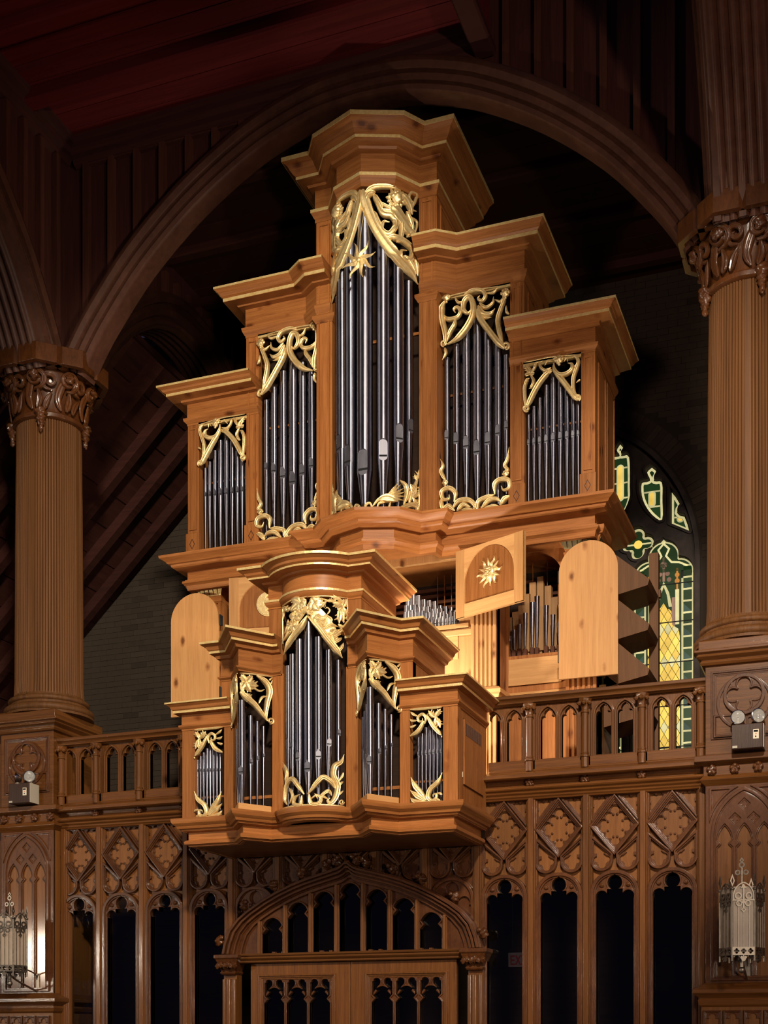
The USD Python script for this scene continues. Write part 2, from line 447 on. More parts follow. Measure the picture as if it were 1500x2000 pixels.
def stroke(pts, w, mp, sec=RIDGE, taper=(0.35, 0.35), h=0.9, lift=0.0, per=6):
    """one carved scroll or leaf: a ridge laid on the surface mp along pts. w: width(s) in the drawing's units."""
    c = catmull(pts, per)
    n = len(c)
    s = np.linspace(0, 1, n)
    w = np.array(w, float) if np.ndim(w) else np.full(2, float(w))
    W = np.interp(s, np.linspace(0, 1, len(w)), w)
    if taper[0] < 1: W = W * np.clip(taper[0] + (1 - taper[0]) * s / 0.15, 0, 1)
    if taper[1] < 1: W = W * np.clip(taper[1] + (1 - taper[1]) * (1 - s) / 0.2, 0, 1)
    P, N, k = mp(c)
    hw = np.maximum(W * k / 2, 0.0012)
    T = np.gradient(P, axis=0); T /= np.linalg.norm(T, axis=1, keepdims=True) + 1e-12
    B = np.cross(N, T); B /= np.linalg.norm(B, axis=1, keepdims=True) + 1e-12
    m = len(sec)
    hh = np.minimum(hw * h, 0.03)
    V = P[:, None] + B[:, None] * (hw[:, None] * sec[None, :, 0])[..., None] + N[:, None] * (hh[:, None] * sec[None, :, 1] + lift)[..., None]
    V = V.reshape(-1, 3)
    F = []
    for i in range(n - 1):
        for j in range(m):
            j2 = (j + 1) % m
            a, b, c2, d = i * m + j, i * m + j2, (i + 1) * m + j2, (i + 1) * m + j
            F += [(a, b, c2), (a, c2, d)]
    F += [(0, j + 1, j) for j in range(1, m - 1)]
    o = (n - 1) * m
    F += [(o, o + j, o + j + 1) for j in range(1, m - 1)]
    return V, np.array(F)


def spiral(cx, cy, r0, r1, a0, turns, per=10):
    """drawing points of a volute, from radius r0 at angle a0 (degrees, drawing axes) winding in to r1"""
    n = max(4, int(abs(turns) * per))
    t = np.linspace(0, 1, n)
    a = math.radians(a0) + t * turns * 2 * PI
    r = r0 + (r1 - r0) * t
    return np.c_[cx + r * np.cos(a), cy + r * np.sin(a)]


def blob(c, r, n=1, bump=0.0, seed=0):
    s = trimesh.creation.icosphere(subdivisions=n)
    v = np.array(s.vertices)
    if bump:
        v = v * (1 + bump * (meshkit.noise(v * 2.3 + seed, seed)[:, None] - 0.5) * 2)
    return v * np.array(r) + np.array(c), np.array(s.faces)


# ---- photograph to place: a point of the picture carried out to an upright surface that stands in the church
def ray(u, v):
    a = (np.asarray(u, float) - PX0) / F_PX
    b = (HOR - np.asarray(v, float)) / F_PX
    return -sx_ + a * cx_, cx_ + a * sx_, b


def at(u, v, y):
    dx, dy, dz = ray(u, v)
    t = (y - CAM[1]) / dy
    return CAM[0] + t * dx, CAM[2] + t * dz


def on_plane(p0, p1, org, k):
    """surface through the plan points p0, p1 (left to right); drawings are in a detail view with origin org and k pixels per picture pixel"""
    p0, p1 = np.array(p0, float), np.array(p1, float)
    e = (p1 - p0) / np.linalg.norm(p1 - p0)
    nrm = np.array([e[1], -e[0], 0.0])

    def mp(q):
        u, v = org[0] + q[:, 0] / k, org[1] + q[:, 1] / k
        dx, dy, dz = ray(u, v)
        t = ((p0[0] - CAM[0]) * nrm[0] + (p0[1] - CAM[1]) * nrm[1]) / (dx * nrm[0] + dy * nrm[1])
        P = np.stack([CAM[0] + t * dx, CAM[1] + t * dy, CAM[2] + t * dz], -1)
        return P, np.tile(nrm, (len(q), 1)), t / F_PX / k
    return mp


def on_arc(c, R, org, k):
    def mp(q):
        u, v = org[0] + q[:, 0] / k, org[1] + q[:, 1] / k
        dx, dy, dz = ray(u, v)
        ox, oy = CAM[0] - c[0], CAM[1] - c[1]
        A, B, C = dx * dx + dy * dy, 2 * (ox * dx + oy * dy), ox * ox + oy * oy - R * R
        D = np.maximum(B * B - 4 * A * C, 0)
        t = (-B - np.sqrt(D)) / (2 * A)
        P = np.stack([CAM[0] + t * dx, CAM[1] + t * dy, CAM[2] + t * dz], -1)
        N = np.stack([(P[:, 0] - c[0]) / R, (P[:, 1] - c[1]) / R, 0 * t], -1)
        return P, N, t / F_PX / k
    return mp


def mirror_path(p):
    return [(-x, y) for x, y in reversed(p)]


def arc_pts(cx, cz, r, a0, a1, n=12):
    a = np.radians(np.linspace(a0, a1, n))
    return [(cx + r * math.cos(t), cz + r * math.sin(t)) for t in a]


def pointed(cx, zs, hw, rise, z0=None, n=14):
    """outline of a pointed arch: springing at zs, half width hw; z0 closes it below"""
    d = (rise * rise - hw * hw) / (2 * hw)
    R = hw + d
    top = math.atan2(rise, d)
    a = np.linspace(0, top, n)
    rp = [(cx - d + R * math.cos(t), zs + R * math.sin(t)) for t in a]
    lp = [(2 * cx - x, z) for x, z in reversed(rp[:-1])]
    b = [(cx - hw, z0), (cx + hw, z0)] if z0 is not None and z0 < zs else []
    return Polygon(b + rp + lp) if b else Polygon(rp + lp)


def disc(x, z, r, q=8):
    return Point(x, z).buffer(r, q)

# ------------------------------------------------------------------ the room
GZ = 3.95            # gallery floor
YB = 5.0             # back wall of the gallery
single('floor', box(-9, 11, -14, 9, -0.2, 0), 'dark_floor', kind='structure')
gf = single('trim_1', box(-3.9, 3.9, 0.16, YB, GZ - 0.25, GZ), 'oak_level', kind='structure')
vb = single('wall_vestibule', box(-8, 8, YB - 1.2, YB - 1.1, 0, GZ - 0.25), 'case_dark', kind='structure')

# stained glass window in the back wall
WR, WC, WS = 2.094, 0.728, 7.81


def win_outline(grow=0.0, z0=5.0):
    R = WR + grow
    a = np.linspace(0, math.acos(WC / R), 24)
    r = [(WC + R * math.cos(t), WS + R * math.sin(t)) for t in a]
    # mirrored arcs meet on the centre line
    r = [(x - 2 * WC, z) for x, z in []] + r
    rp = [(-WC + x if False else x, z) for x, z in r]
    a2 = np.linspace(0, math.acos(-WC / R), 40)
    rp = [(WC + R * math.cos(t), WS + R * math.sin(t)) for t in a2]
    rp = [(x, z) for x, z in rp if x >= 0] + [(0, WS + math.sqrt(R * R - WC * WC))]
    lp = [(-x, z) for x, z in reversed(rp[:-1])]
    return Polygon([(-WC - R, z0), (WC + R, z0)] + rp + lp)


WIN = win_outline()
wall = sbox(-9.0, 4.1, GZ - 1, 12.2).difference(win_outline(0.0, 4.9))
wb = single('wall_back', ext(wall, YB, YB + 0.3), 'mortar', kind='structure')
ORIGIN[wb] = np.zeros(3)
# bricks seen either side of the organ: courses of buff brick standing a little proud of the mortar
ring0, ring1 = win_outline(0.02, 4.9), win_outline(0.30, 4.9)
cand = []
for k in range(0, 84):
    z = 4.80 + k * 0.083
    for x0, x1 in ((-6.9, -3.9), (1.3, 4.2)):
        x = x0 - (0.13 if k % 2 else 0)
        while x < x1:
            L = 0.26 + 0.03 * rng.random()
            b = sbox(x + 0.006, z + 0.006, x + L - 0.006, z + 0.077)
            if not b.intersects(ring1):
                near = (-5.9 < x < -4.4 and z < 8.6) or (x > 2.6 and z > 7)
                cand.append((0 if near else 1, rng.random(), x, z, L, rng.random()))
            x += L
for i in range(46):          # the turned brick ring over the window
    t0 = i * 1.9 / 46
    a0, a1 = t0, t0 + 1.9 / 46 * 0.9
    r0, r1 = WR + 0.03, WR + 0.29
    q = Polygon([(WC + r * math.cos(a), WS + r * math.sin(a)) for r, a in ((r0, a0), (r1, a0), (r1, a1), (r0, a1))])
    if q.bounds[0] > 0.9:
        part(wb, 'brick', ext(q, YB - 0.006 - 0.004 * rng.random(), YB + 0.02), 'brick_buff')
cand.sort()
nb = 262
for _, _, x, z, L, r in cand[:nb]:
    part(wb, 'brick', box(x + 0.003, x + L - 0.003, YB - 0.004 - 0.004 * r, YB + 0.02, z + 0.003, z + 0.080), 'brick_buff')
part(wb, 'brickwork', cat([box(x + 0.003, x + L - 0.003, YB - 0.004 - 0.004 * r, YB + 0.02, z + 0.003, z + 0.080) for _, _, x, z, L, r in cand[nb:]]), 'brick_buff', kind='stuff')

# window: stone tracery, panes, lead
LC = [-2.335, -1.40, -0.465, 0.465, 1.40, 2.335]
LW = 0.39                                     # half width of a light


def trefoil_head(cx, zs, hw, z0, top=0.42):
    a = sbox(cx - hw, z0, cx + hw, zs)
    lobes = [disc(cx, zs + top * 0.55, hw * 0.52), disc(cx - hw * 0.50, zs + 0.03, hw * 0.50), disc(cx + hw * 0.50, zs + 0.03, hw * 0.50)]
    tip = Polygon([(cx - hw * 0.40, zs + top * 0.72), (cx + hw * 0.40, zs + top * 0.72), (cx, zs + top * 1.05)])
    return unary_union([a, tip, sbox(cx - hw * 0.5, zs, cx + hw * 0.5, zs + top * 0.5)] + lobes)


lights = [trefoil_head(c, 7.66, LW, 5.12, 0.47) for c in LC]


def drawn(pts):
    """an opening of the tracery, from its place in a detail view of the window"""
    r = catmull(pts + pts[:1], 3)
    g = [at(1180 + p / 2.9412, 820 + q / 2.9412, YB + .13) for p, q in r]
    return Polygon(g).buffer(0)


gA = drawn([(92, 132), (118, 168), (102, 203), (148, 212), (153, 400), (150, 470), (112, 545), (84, 480)])
gA = gA.union(affinity.scale(gA, -1, 1, origin=(gA.bounds[0] + .02, 0)))
gB = drawn([(275, 268), (307, 300), (290, 348), (336, 356), (340, 470), (338, 588), (286, 562), (240, 508), (212, 440), (212, 362), (258, 348), (242, 302)])
gC = Polygon([at(1180 + p / 2.9412, 820 + q / 2.9412, YB + .13) for p, q in ((383, 402), (415, 440), (445, 490), (428, 512), (424, 532), (438, 546), (466, 552), (484, 600), (497, 652), (440, 628), (383, 605))])
up_a, dag2, dag = [gA, affinity.scale(gA, -1, 1, origin=(0, 0))], [gB, affinity.scale(gB, -1, 1, origin=(0, 0))], [gC, affinity.scale(gC, -1, 1, origin=(0, 0))]
quat = [unary_union([disc(s * 2.0 + dx, 8.13 + dz, 0.10) for dx, dz in ((0, .12), (0, -.12), (.12, 0), (-.12, 0), (0, 0))]) for s in (-1, 1)]
openings = lights + up_a + dag + dag2 + quat
openings = [o.intersection(win_outline(-0.03, 5.08)) for o in openings]
holes = unary_union(openings)
w1 = thing('window_1', 'tall pointed stained glass window with yellow lattice and green borders', 'window', (0, YB, 4.9), kind='structure')
part(w1, 'stone_tracery', cat(ext(win_outline(0, 4.9).difference(holes), YB + 0.06, YB + 0.24), ext(win_outline(0, 4.9).difference(win_outline(-0.06, 4.96)), YB - 0.03, YB + 0.20),
                              ext(holes.buffer(0.035).difference(holes.buffer(0.004)).intersection(WIN), YB + 0.03, YB + 0.10)), 'stone')
lead, count = [], 0


def pane(g, look, y=YB + 0.13):
    for q in getattr(g, 'geoms', [g]):
        if q.geom_type == 'Polygon' and q.area > 6e-4:
            part(w1, 'pane', ext(q, y, y + 0.006), look)


for li, c in enumerate(LC):
    L = lights[li]
    pitch = 0.155
    seen = li >= 4                            # the lights the organ leaves in view
    inner = L.buffer(-0.015)
    bord = inner.difference(sbox(c - 0.225, 5, c + 0.225, 8.3))
    cream = sbox(c - 0.255, 5, c - 0.225, 7.62).union(sbox(c + 0.225, 5, c + 0.255, 7.62)).union(sbox(c + 0.365, 5, c + 0.39, 7.66)).union(sbox(c - 0.39, 5, c - 0.365, 7.66)).intersection(L)
    mid = sbox(c - 0.225, 5.12, c + 0.225, 8.2).intersection(inner)
    z = 5.16
    for s in (-1, 1):
        for k in range(17):
            cell = sbox(c + s * 0.255, z + k * pitch, c + s * 0.365, z + k * pitch + 0.13).intersection(inner)
            bar = sbox(c + s * 0.255, z + k * pitch + 0.13, c + s * 0.365, z + k * pitch + 0.155).intersection(inner)
            if not seen:
                continue
            if k % 2:
                tri = Polygon([(c + s * .255, z + k * pitch), (c + s * .365, z + k * pitch), (c + s * .255, z + k * pitch + .11)]).intersection(cell)
                pane(cell.difference(tri), 'glass_green'); pane(tri, 'glass_teal')
            else:
                pane(cell, 'glass_green')
            pane(bar, 'glass_cream')
        if seen:
            pane(cream.intersection(sbox(c if s > 0 else c - 1, 5, c + 1 if s > 0 else c, 9)), 'glass_cream')
    if not seen:
        pane(inner, 'glass_green'); continue
    # head: green with a cream ogee, canopy, then the lattice
    head = inner.intersection(sbox(c - 1, 7.72, c + 1, 9)).difference(cream)
    og = LineString([(c - 0.30, 7.780), (c - 0.20, 7.832), (c - 0.10, 7.847), (c - 0.03, 7.935), (c - 0.07, 8.024), (c, 8.098), (c + 0.10, 8.202)]).buffer(0.013).union(
        LineString([(c + 0.30, 7.780), (c + 0.20, 7.832), (c + 0.10, 7.847), (c + 0.03, 7.935), (c + 0.07, 8.024), (c, 8.098), (c - 0.10, 8.202)]).buffer(0.013))
    rim = L.difference(L.buffer(-0.02)).intersection(sbox(c - 1, 7.6, c + 1, 9))
    pane(og.intersection(head), 'glass_cream'); pane(rim, 'glass_cream')
    for q in getattr(head.difference(og).difference(rim), 'geoms', [head]):
        pane(q, 'glass_green')
    body = sbox(c - 0.225, 5.42, c + 0.225, 7.72)
    canopy = unary_union([Polygon([(c - .11, 7.260), (c + .11, 7.260), (c + .07, 7.450), (c, 7.600), (c - .07, 7.450)]).difference(Polygon([(c - .075, 7.200), (c + .075, 7.200), (c + .04, 7.420), (c, 7.530), (c - .04, 7.420)]))])
    fin = unary_union([sbox(c - 0.016, 7.600, c + 0.016, 7.920), disc(c - .05, 7.700, .03), disc(c + .05, 7.700, .03), disc(c, 7.820, .045), disc(c - 0.07, 7.620, .03), disc(c + .07, 7.620, .03)])
    pin = unary_union([unary_union([sbox(c + s * .175 - .012, 7.480, c + s * .175 + .012, 7.760), disc(c + s * .175, 7.670, .03), disc(c + s * .175, 7.590, .032)]) for s in (-1, 1)])
    wall_p = unary_union([sbox(c + s * .175 - .025, 7.020, c + s * .175 + .025, 7.480) for s in (-1, 1)])
    rose = unary_union([sbox(c + s * .125 - .02, 7.000, c + s * .125 + .02, 7.380) for s in (-1, 1)])
    latt = unary_union([sbox(c - .21, 5.42, c + .21, 6.860), Polygon([(c - .21, 6.860), (c + .21, 6.860), (c + .19, 6.960), (c + .11, 7.020), (c + .10, 7.200), (c + .04, 7.260), (c, 7.320), (c - .04, 7.260), (c - .10, 7.200), (c - .11, 7.020), (c - .19, 6.960)])])
    pane(canopy, 'glass_cream'); pane(fin, 'glass_rose'); pane(pin, 'glass_amber'); pane(wall_p, 'glass_cream'); pane(rose.difference(latt).difference(wall_p), 'glass_rose')
    rest = body.difference(unary_union([canopy, fin, pin, wall_p, rose, latt]))
    for q in getattr(rest, 'geoms', [rest]):
        pane(q, 'glass_green')
    # lattice of diamonds
    dw, dh, g = (0.050, 0.086, 0.0035) if li == 5 else (0.075, 0.13, 0.004)
    row = 0
    zz = 5.42
    while zz < 7.36:
        x = c - 0.245 + (dw if row % 2 else 0)
        while x < c + 0.26:
            d = Polygon([(x - dw + g, zz), (x, zz + dh - g * 1.7), (x + dw - g, zz), (x, zz - dh + g * 1.7)]).intersection(latt)
            if d.area > 2.5e-4:
                pane(d, 'glass_yellow' if (row * 7 + int(x * 100)) % 5 else 'glass_cream')
            x += 2 * dw
        zz += dh; row += 1
    for q in (sbox(c - .205, 5.14, c - .10, 5.40), sbox(c + .10, 5.14, c + .205, 5.40)):
        pane(q.difference(disc(q.centroid.x, 5.34, .05)), 'glass_green'); pane(disc(q.centroid.x, 5.34, .04), 'glass_amber')
    pane(sbox(c - .09, 5.14, c + .0, 5.40), 'glass_cream'); pane(sbox(c + .01, 5.14, c + .09, 5.40), 'glass_yellow')
    lead += [box(c - .4, c + .4, YB + .118, YB + .128, zq, zq + .012) for zq in (5.41, 5.95, 6.52, 7.05, 7.55)]
    lead += [box(c + s * .225 - .004, c + s * .225 + .004, YB + .12, YB + .128, 5.1, 7.7) for s in (-1, 1)]
for g in openings[6:]:
    inn = g.buffer(-0.012); rim = inn.difference(inn.buffer(-0.03)); x0, z0, x1, z1 = inn.bounds
    pane(rim, 'glass_cream')
    core = inn.buffer(-0.034)
    cxm = (x0 + x1) / 2
    slot = (LineString([(cxm, z0 + 0.26), (cxm, z1 - 0.36)]) if z1 - z0 < .9 else LineString([(cxm, z0 + 0.22), (cxm, z1 - 0.32)])).buffer(0.03) if z1 - z0 > 0.5 else Point(0, 0).buffer(0.001)
    barz = [zq for zq in np.arange(z0 + 0.2, z1 - 0.2, 0.2)]
    bars = unary_union([sbox(x0, zq, x1, zq + 0.022) for zq in barz]) if len(barz) else Point(0, 0).buffer(0.001)
    pane(core.intersection(slot.buffer(0.02)).difference(slot), 'glass_cream'); pane(core.intersection(slot), 'glass_yellow')
    pane(core.intersection(bars).difference(slot.buffer(0.02)), 'glass_cream')
    pane(core.difference(bars).difference(slot.buffer(0.02)), 'glass_green')
for g in quat:
    b = g.bounds
    pane(disc((b[0] + b[2]) / 2, 8.13, .055), 'glass_yellow', YB + 0.124)
part(w1, 'lead', cat(lead), 'lead_came')
part(w1, 'backing', ext(holes.buffer(0.05), YB + 0.15, YB + 0.16), 'lead_came')

# ------------------------------------------------------------------ roof, arches and upper walls of the crossing
XC, YC = 3.86, 0.30              # column centres
ARC_I = [(0, 11.20), (0.45, 11.17), (0.85, 11.07), (1.28, 10.90), (1.9, 10.53), (2.5, 10.03), (2.93, 9.53), (3.15, 9.22), (3.30, 8.95)]


def arch_curve(half, zs=1.0):
    c = [(x / 3.30 * half, 9.0 + (z - 9.0) * zs) for x, z in ARC_I]
    r = catmull(c, 4)
    return np.vstack([[(-x, z) for x, z in r[::-1]], r[1:]])


ARCH_PROF = [(0.0, -.10), (0.0, .10), (.02, .13), (.06, .145), (.095, .125), (.10, .15), (.15, .17), (.19, .15), (.20, .185), (.25, .21), (.30, .20), (.33, .17), (.33, -.17), (.30, -.20), (.25, -.21), (.20, -.185), (.19, -.15), (.15, -.17), (.10, -.15), (.095, -.125), (.06, -.145), (.02, -.13)]


SIDE_PROF = [(-.028 * abs(math.sin(q * PI)) + .012 * (1 - abs(math.sin(q * PI))), -.15 + .06 * q) for q in np.linspace(0, 5, 41)] + [(.02, .165), (.06, .18), (.10, .16), (.12, .19), (.18, .21), (.24, .19), (.26, .22), (.33, .22), (.33, -.22), (.26, -.22), (.24, -.19), (.18, -.21), (.12, -.19), (.10, -.16), (.06, -.18), (.02, -.165)]


def arch_mesh(curve, place, prof=ARCH_PROF):
    """the moulded arch: prof of (outward, across) points carried along the curve; place maps (along, z, across) to the church"""
    c = np.array(curve)
    t = np.gradient(c, axis=0); t /= np.linalg.norm(t, axis=1, keepdims=True)
    n = np.c_[-t[:, 1], t[:, 0]]
    k = len(prof)
    V = []
    for i in range(len(c)):
        for o, a in prof:
            q = c[i] + n[i] * o
            V.append(place(q[0], q[1], a))
    F = []
    for i in range(len(c) - 1):
        for j in range(k):
            a, b, c2, d = i * k + j, i * k + (j + 1) % k, (i + 1) * k + (j + 1) % k, (i + 1) * k + j
            F += [(a, b, c2), (a, c2, d)]
    return np.array(V), np.array(F)


front = arch_curve(3.30)
tr = thing('arch', 'broad moulded timber arch spanning between the two columns above the organ', 'arch', (0, YC, 9.0))
part(tr, 'moulding', arch_mesh(front, lambda a, z, w: (a, YC - 0.05 - w, z)), 'arch_wood', smooth=35)
half = 2.35
side = arch_curve(half, 0.86)
for s in (-1, 1):
    for back in (False, True):
        if back and s > 0:
            continue
        y0 = YC + 0.5 + half if back else YC - 0.5 - half
        lab = ('moulded arch running back from the left column towards the gallery wall' if back else
               'moulded arch springing forward from the left column' if s < 0 else 'moulded arch ribs rising forward above the right column capital')
        t2 = thing('arch', lab, 'arch', (s * XC, y0, 9.0))
        part(t2, 'moulding', arch_mesh(side, lambda a, z, w: (s * XC + w * 1.5, y0 + a, z), SIDE_PROF), 'arch_wood', smooth=35)
        rib = arch_curve(half + 0.28, 0.98)
        part(t2, 'rib', arch_mesh(rib, lambda a, z, w: (s * (XC - 0.30) + w * 0.4, y0 + a, z), [(0.0, -.1), (0, .1), (.06, .16), (.12, .1), (.12, -.1), (.06, -.16)]), 'arch_wood', smooth=35)
        if not back and s > 0:
            for q, (dx, dh, sc_) in enumerate(((-.06, .05, 1.02), (.06, .16, 1.14), (.16, .05, 1.10))):
                rb = arch_curve(half + dh, sc_)
                part(t2, 'rib', arch_mesh(rb, lambda a, z, w: (XC - 0.16 + dx + w * 0.3, y0 - 0.10 + a, z), [(0.0, -.1), (0, .1), (.05, .17), (.10, .1), (.10, -.1), (.05, -.17)]), 'arch_wood', smooth=35)
            rib = arch_curve(half + 0.10, 1.10)
            part(t2, 'rib', arch_mesh(rib, lambda a, z, w: (XC - 0.16 + w * 0.4, y0 - 0.12 + a, z), [(0.0, -.1), (0, .1), (.05, .15), (.10, .1), (.10, -.1), (.05, -.15)]), 'arch_wood', smooth=35)
# upper wall over the organ arch, with upright battens
ZC = 11.52
out = Polygon([(x, z) for x, z in front] + [(3.3, 8.5), (-3.3, 8.5)]).buffer(0.28, join_style=2)
wf = single('wall_front', ext(sbox(-3.9, 8.9, 3.9, 14.5).difference(out), YC + 0.02, YC + 0.14), 'roof_upright', kind='structure')
ow = out.buffer(0.02)
for i, x in enumerate(np.arange(-3.35, 3.9, 0.325)):
    top = ZC - 0.04 if x < 1.24 else 14.4
    g = sbox(x - 0.035, 8.9, x + 0.035, top).difference(ow)
    if g.area > 0.01:
        part(wf, 'batten', ext(g, YC - 0.05, YC + 0.03), 'batten_wood')
    if x < 1.1:
        g = sbox(x + 0.035, ZC - 0.12, x + 0.29, ZC - 0.06).difference(ow)
        if g.area > 0.003:
            part(wf, 'panel_head', ext(g, YC - 0.035, YC + 0.03), 'batten_wood')
part(wf, 'cornice', sweep([(-3.5, YC), (1.24, YC)], [(0, 11.40), (0.05, 11.42), (0.07, 11.47), (0.12, 11.49), (0.14, 11.55), (0.19, 11.57), (0.22, 11.64), (0, 11.64)]), 'roof_level')
for s, nm in ((-1, 'wall_left'), (1, 'wall_right')):
    oo = Polygon([(YC - 0.5 - half + a, z) for a, z in side] + [(YC - 0.5, 8.5), (YC - 0.5 - 2 * half, 8.5)]).buffer(0.26, join_style=2)
    ob = Polygon([(YC + 0.5 + half + a, z) for a, z in side] + [(YC + 0.5 + 2 * half, 8.5), (YC + 0.5, 8.5)]).buffer(0.26, join_style=2)
    gsh = sbox(-7.5, 8.95, YB, 11.7 if s < 0 else 14.5).difference(oo).difference(ob)
    if s > 0:
        gsh = gsh.intersection(sbox(-7.5, 0, YC, 20))
    xw = s * (XC - 0.26)
    wl = single(nm, extx(gsh, xw, xw + s * 0.12), 'roof_upright', kind='structure')
    both = oo.union(ob).buffer(0.02)
    for yy in np.arange(-5.4, YB if s < 0 else -0.1, 0.30):
        g = sbox(yy - 0.035, 8.95, yy + 0.035, 11.4 if s < 0 else 14.4).difference(both)
        if g.area > 0.01 and abs(yy - YC) > 0.2:
            part(wl, 'batten', extx(g, xw - s * 0.07, xw + s * 0.01), 'batten_wood')
    if s < 0:
        part(wl, 'cornice', sweep([(xw, -7.5), (xw, YC - 0.05)], [(0, 11.40), (0.05, 11.42), (0.07, 11.47), (0.12, 11.49), (0.14, 11.55), (0.19, 11.57), (0.22, 11.64), (0, 11.64)]), 'roof_level')
cl = single('ceiling', box(-3.9, 1.24, -9.0, YC + 0.02, 11.64, 11.74), 'ceiling_wood', kind='structure')
for k, yy in enumerate((-0.62, -1.50, -2.38, -3.26, -4.14, -5.02, -5.9)):
    part(cl, 'beam', box(-3.9, 1.24, yy - 0.09, yy + 0.09, 11.50, 11.66, 0.02), 'ceiling_wood')
for k in range(24):
    yy = -5.8 + k * 0.252
    part(cl, 'ceiling_board', box(-3.9, 1.24, yy + 0.004, yy + 0.248, 11.625 + 0.006 * rng.random(), 11.65), 'ceiling_wood')
single('trim_2', box(1.24, 1.34, -9.0, YC + 0.02, 11.46, 14.5), 'ceiling_wood', kind='structure')
single('trim_3', cat(box(1.20, 1.42, -9.0, YC, 11.40, 11.50, 0.02)), 'roof_level', kind='structure')
# boarded ceiling behind the arch
cb = single('ceiling_gallery', box(-3.8, 6.5, YC + 0.14, YB + 0.1, 11.62, 11.72), 'roof_level', kind='structure')
for k in range(16):
    yy = YC + 0.2 + k * 0.30
    part(cb, 'ceiling_board', box(-3.75, 4.2, yy + 0.006, yy + 0.294, 11.60 - 0.008 * rng.random(), 11.63), 'roof_level')
for k in range(4):
    part(cb, 'beam', box(-3.75, 4.2, YC + 0.9 + k * 1.1, YC + 1.06 + k * 1.1, 11.50, 11.62, 0.02), 'roof_level')
# the aisles beyond the piers: low panelled walls and outer walls
for s, nm in ((-1, 'wall_aisle_left'), (1, 'wall_aisle_right')):
    w_ = single(nm, cat(box(s * 4.21, s * 9.0, .05, .20, 0, 5.0), box(s * 8.6, s * 8.9, -1.0, YB + .3, 0, 12.0)), 'oak_panel', kind='structure')
    part(w_, 'coping', box(s * 4.21, s * 9.0, .0, .25, 5.0, 5.12, .02), 'oak_level')
    for k in range(8):
        part(w_, 'panel_stile', box(s * (4.3 + k * .55), s * (4.36 + k * .55), .01, .06, 0, 5.0, .008), 'oak_upright')
single('wall_right_bay', box(4.1, 8.7, YB, YB + .3, 0, 12.2), 'mortar', kind='structure')
# sloping aisle roof left of the organ bay, rising to the right
A0, A1 = np.array((-8.2, 6.2)), np.array((-3.75, 10.35))
dr = (A1 - A0) / np.linalg.norm(A1 - A0); nr = np.array((-dr[1], dr[0]))


def slope(t0, t1, y0, y1, d0, d1):
    q = [A0 + dr * t0 + nr * d0, A0 + dr * t1 + nr * d0, A0 + dr * t1 + nr * d1, A0 + dr * t0 + nr * d1]
    return ext(Polygon(q), y0, y1)


LN = float(np.linalg.norm(A1 - A0))
sl = single('ceiling_aisle', slope(0, LN, -2, YB + 0.1, 0.0, 0.1), 'roof_level', kind='structure')
part(sl, 'roof_cap', box(-9.0, -3.72, -2, YB + .1, 10.36, 10.44), 'roof_level')  # added board above the slope, hides the open background
for k in range(7):
    yy = 0.2 + k * 0.72
    part(sl, 'rafter', slope(0, LN, yy, yy + 0.14, -0.16, 0.01), 'roof_level')
for k in range(14):
    part(sl, 'ceiling_board', slope(k * LN / 14 + 0.01, (k + 1) * LN / 14 - 0.01, -0.2, YB - 0.02, -0.02 - 0.01 * rng.random(), 0.01), 'roof_level')

# ------------------------------------------------------------------ columns on panelled pedestals


def leaf_map(c, R):
    """drawing (arc length, height) wrapped on a round drum; R may be a function of height"""
    def mp(q):
        a = q[:, 0] / 0.42
        r = R(q[:, 1]) if callable(R) else np.full(len(q), R)
        N = np.stack([np.sin(a), -np.cos(a), 0 * a], -1)
        P = np.stack([c[0] + r * np.sin(a), c[1] - r * np.cos(a), q[:, 1]], -1)
        return P, N, 1.0
    return mp


def cusps(cx, z, hw, d, pairs=1):
    """pointed cusps reaching in from both sides of a light"""
    return unary_union([Polygon([(cx + t * (hw + .01), z - d * 1.5), (cx + t * (hw - d), z - d * .1), (cx + t * (hw + .01), z + d * 1.3)]) for t in (-1, 1)])


def frame(g, w, y0, y1, steps=3, depth=0.014):
    """a moulded border inside the outline g: rings stepping back from y0"""
    out = []
    for i in range(steps):
        a, b = g.buffer(-w * i / steps, join_style=2), g.buffer(-w * (i + 1) / steps, join_style=2)
        out.append(ext(a.difference(b), y0 + depth * i, y1))
    return cat(out)


def quatrefoil(cx, cz, r):
    return unary_union([disc(cx + dx * r * .62, cz + dz * r * .62, r * .46) for dx, dz in ((0, 1), (0, -1), (1, 0), (-1, 0))] + [sbox(cx - r * .4, cz - r * .4, cx + r * .4, cz + r * .4)])


PW = 0.345           # half width of the pedestal


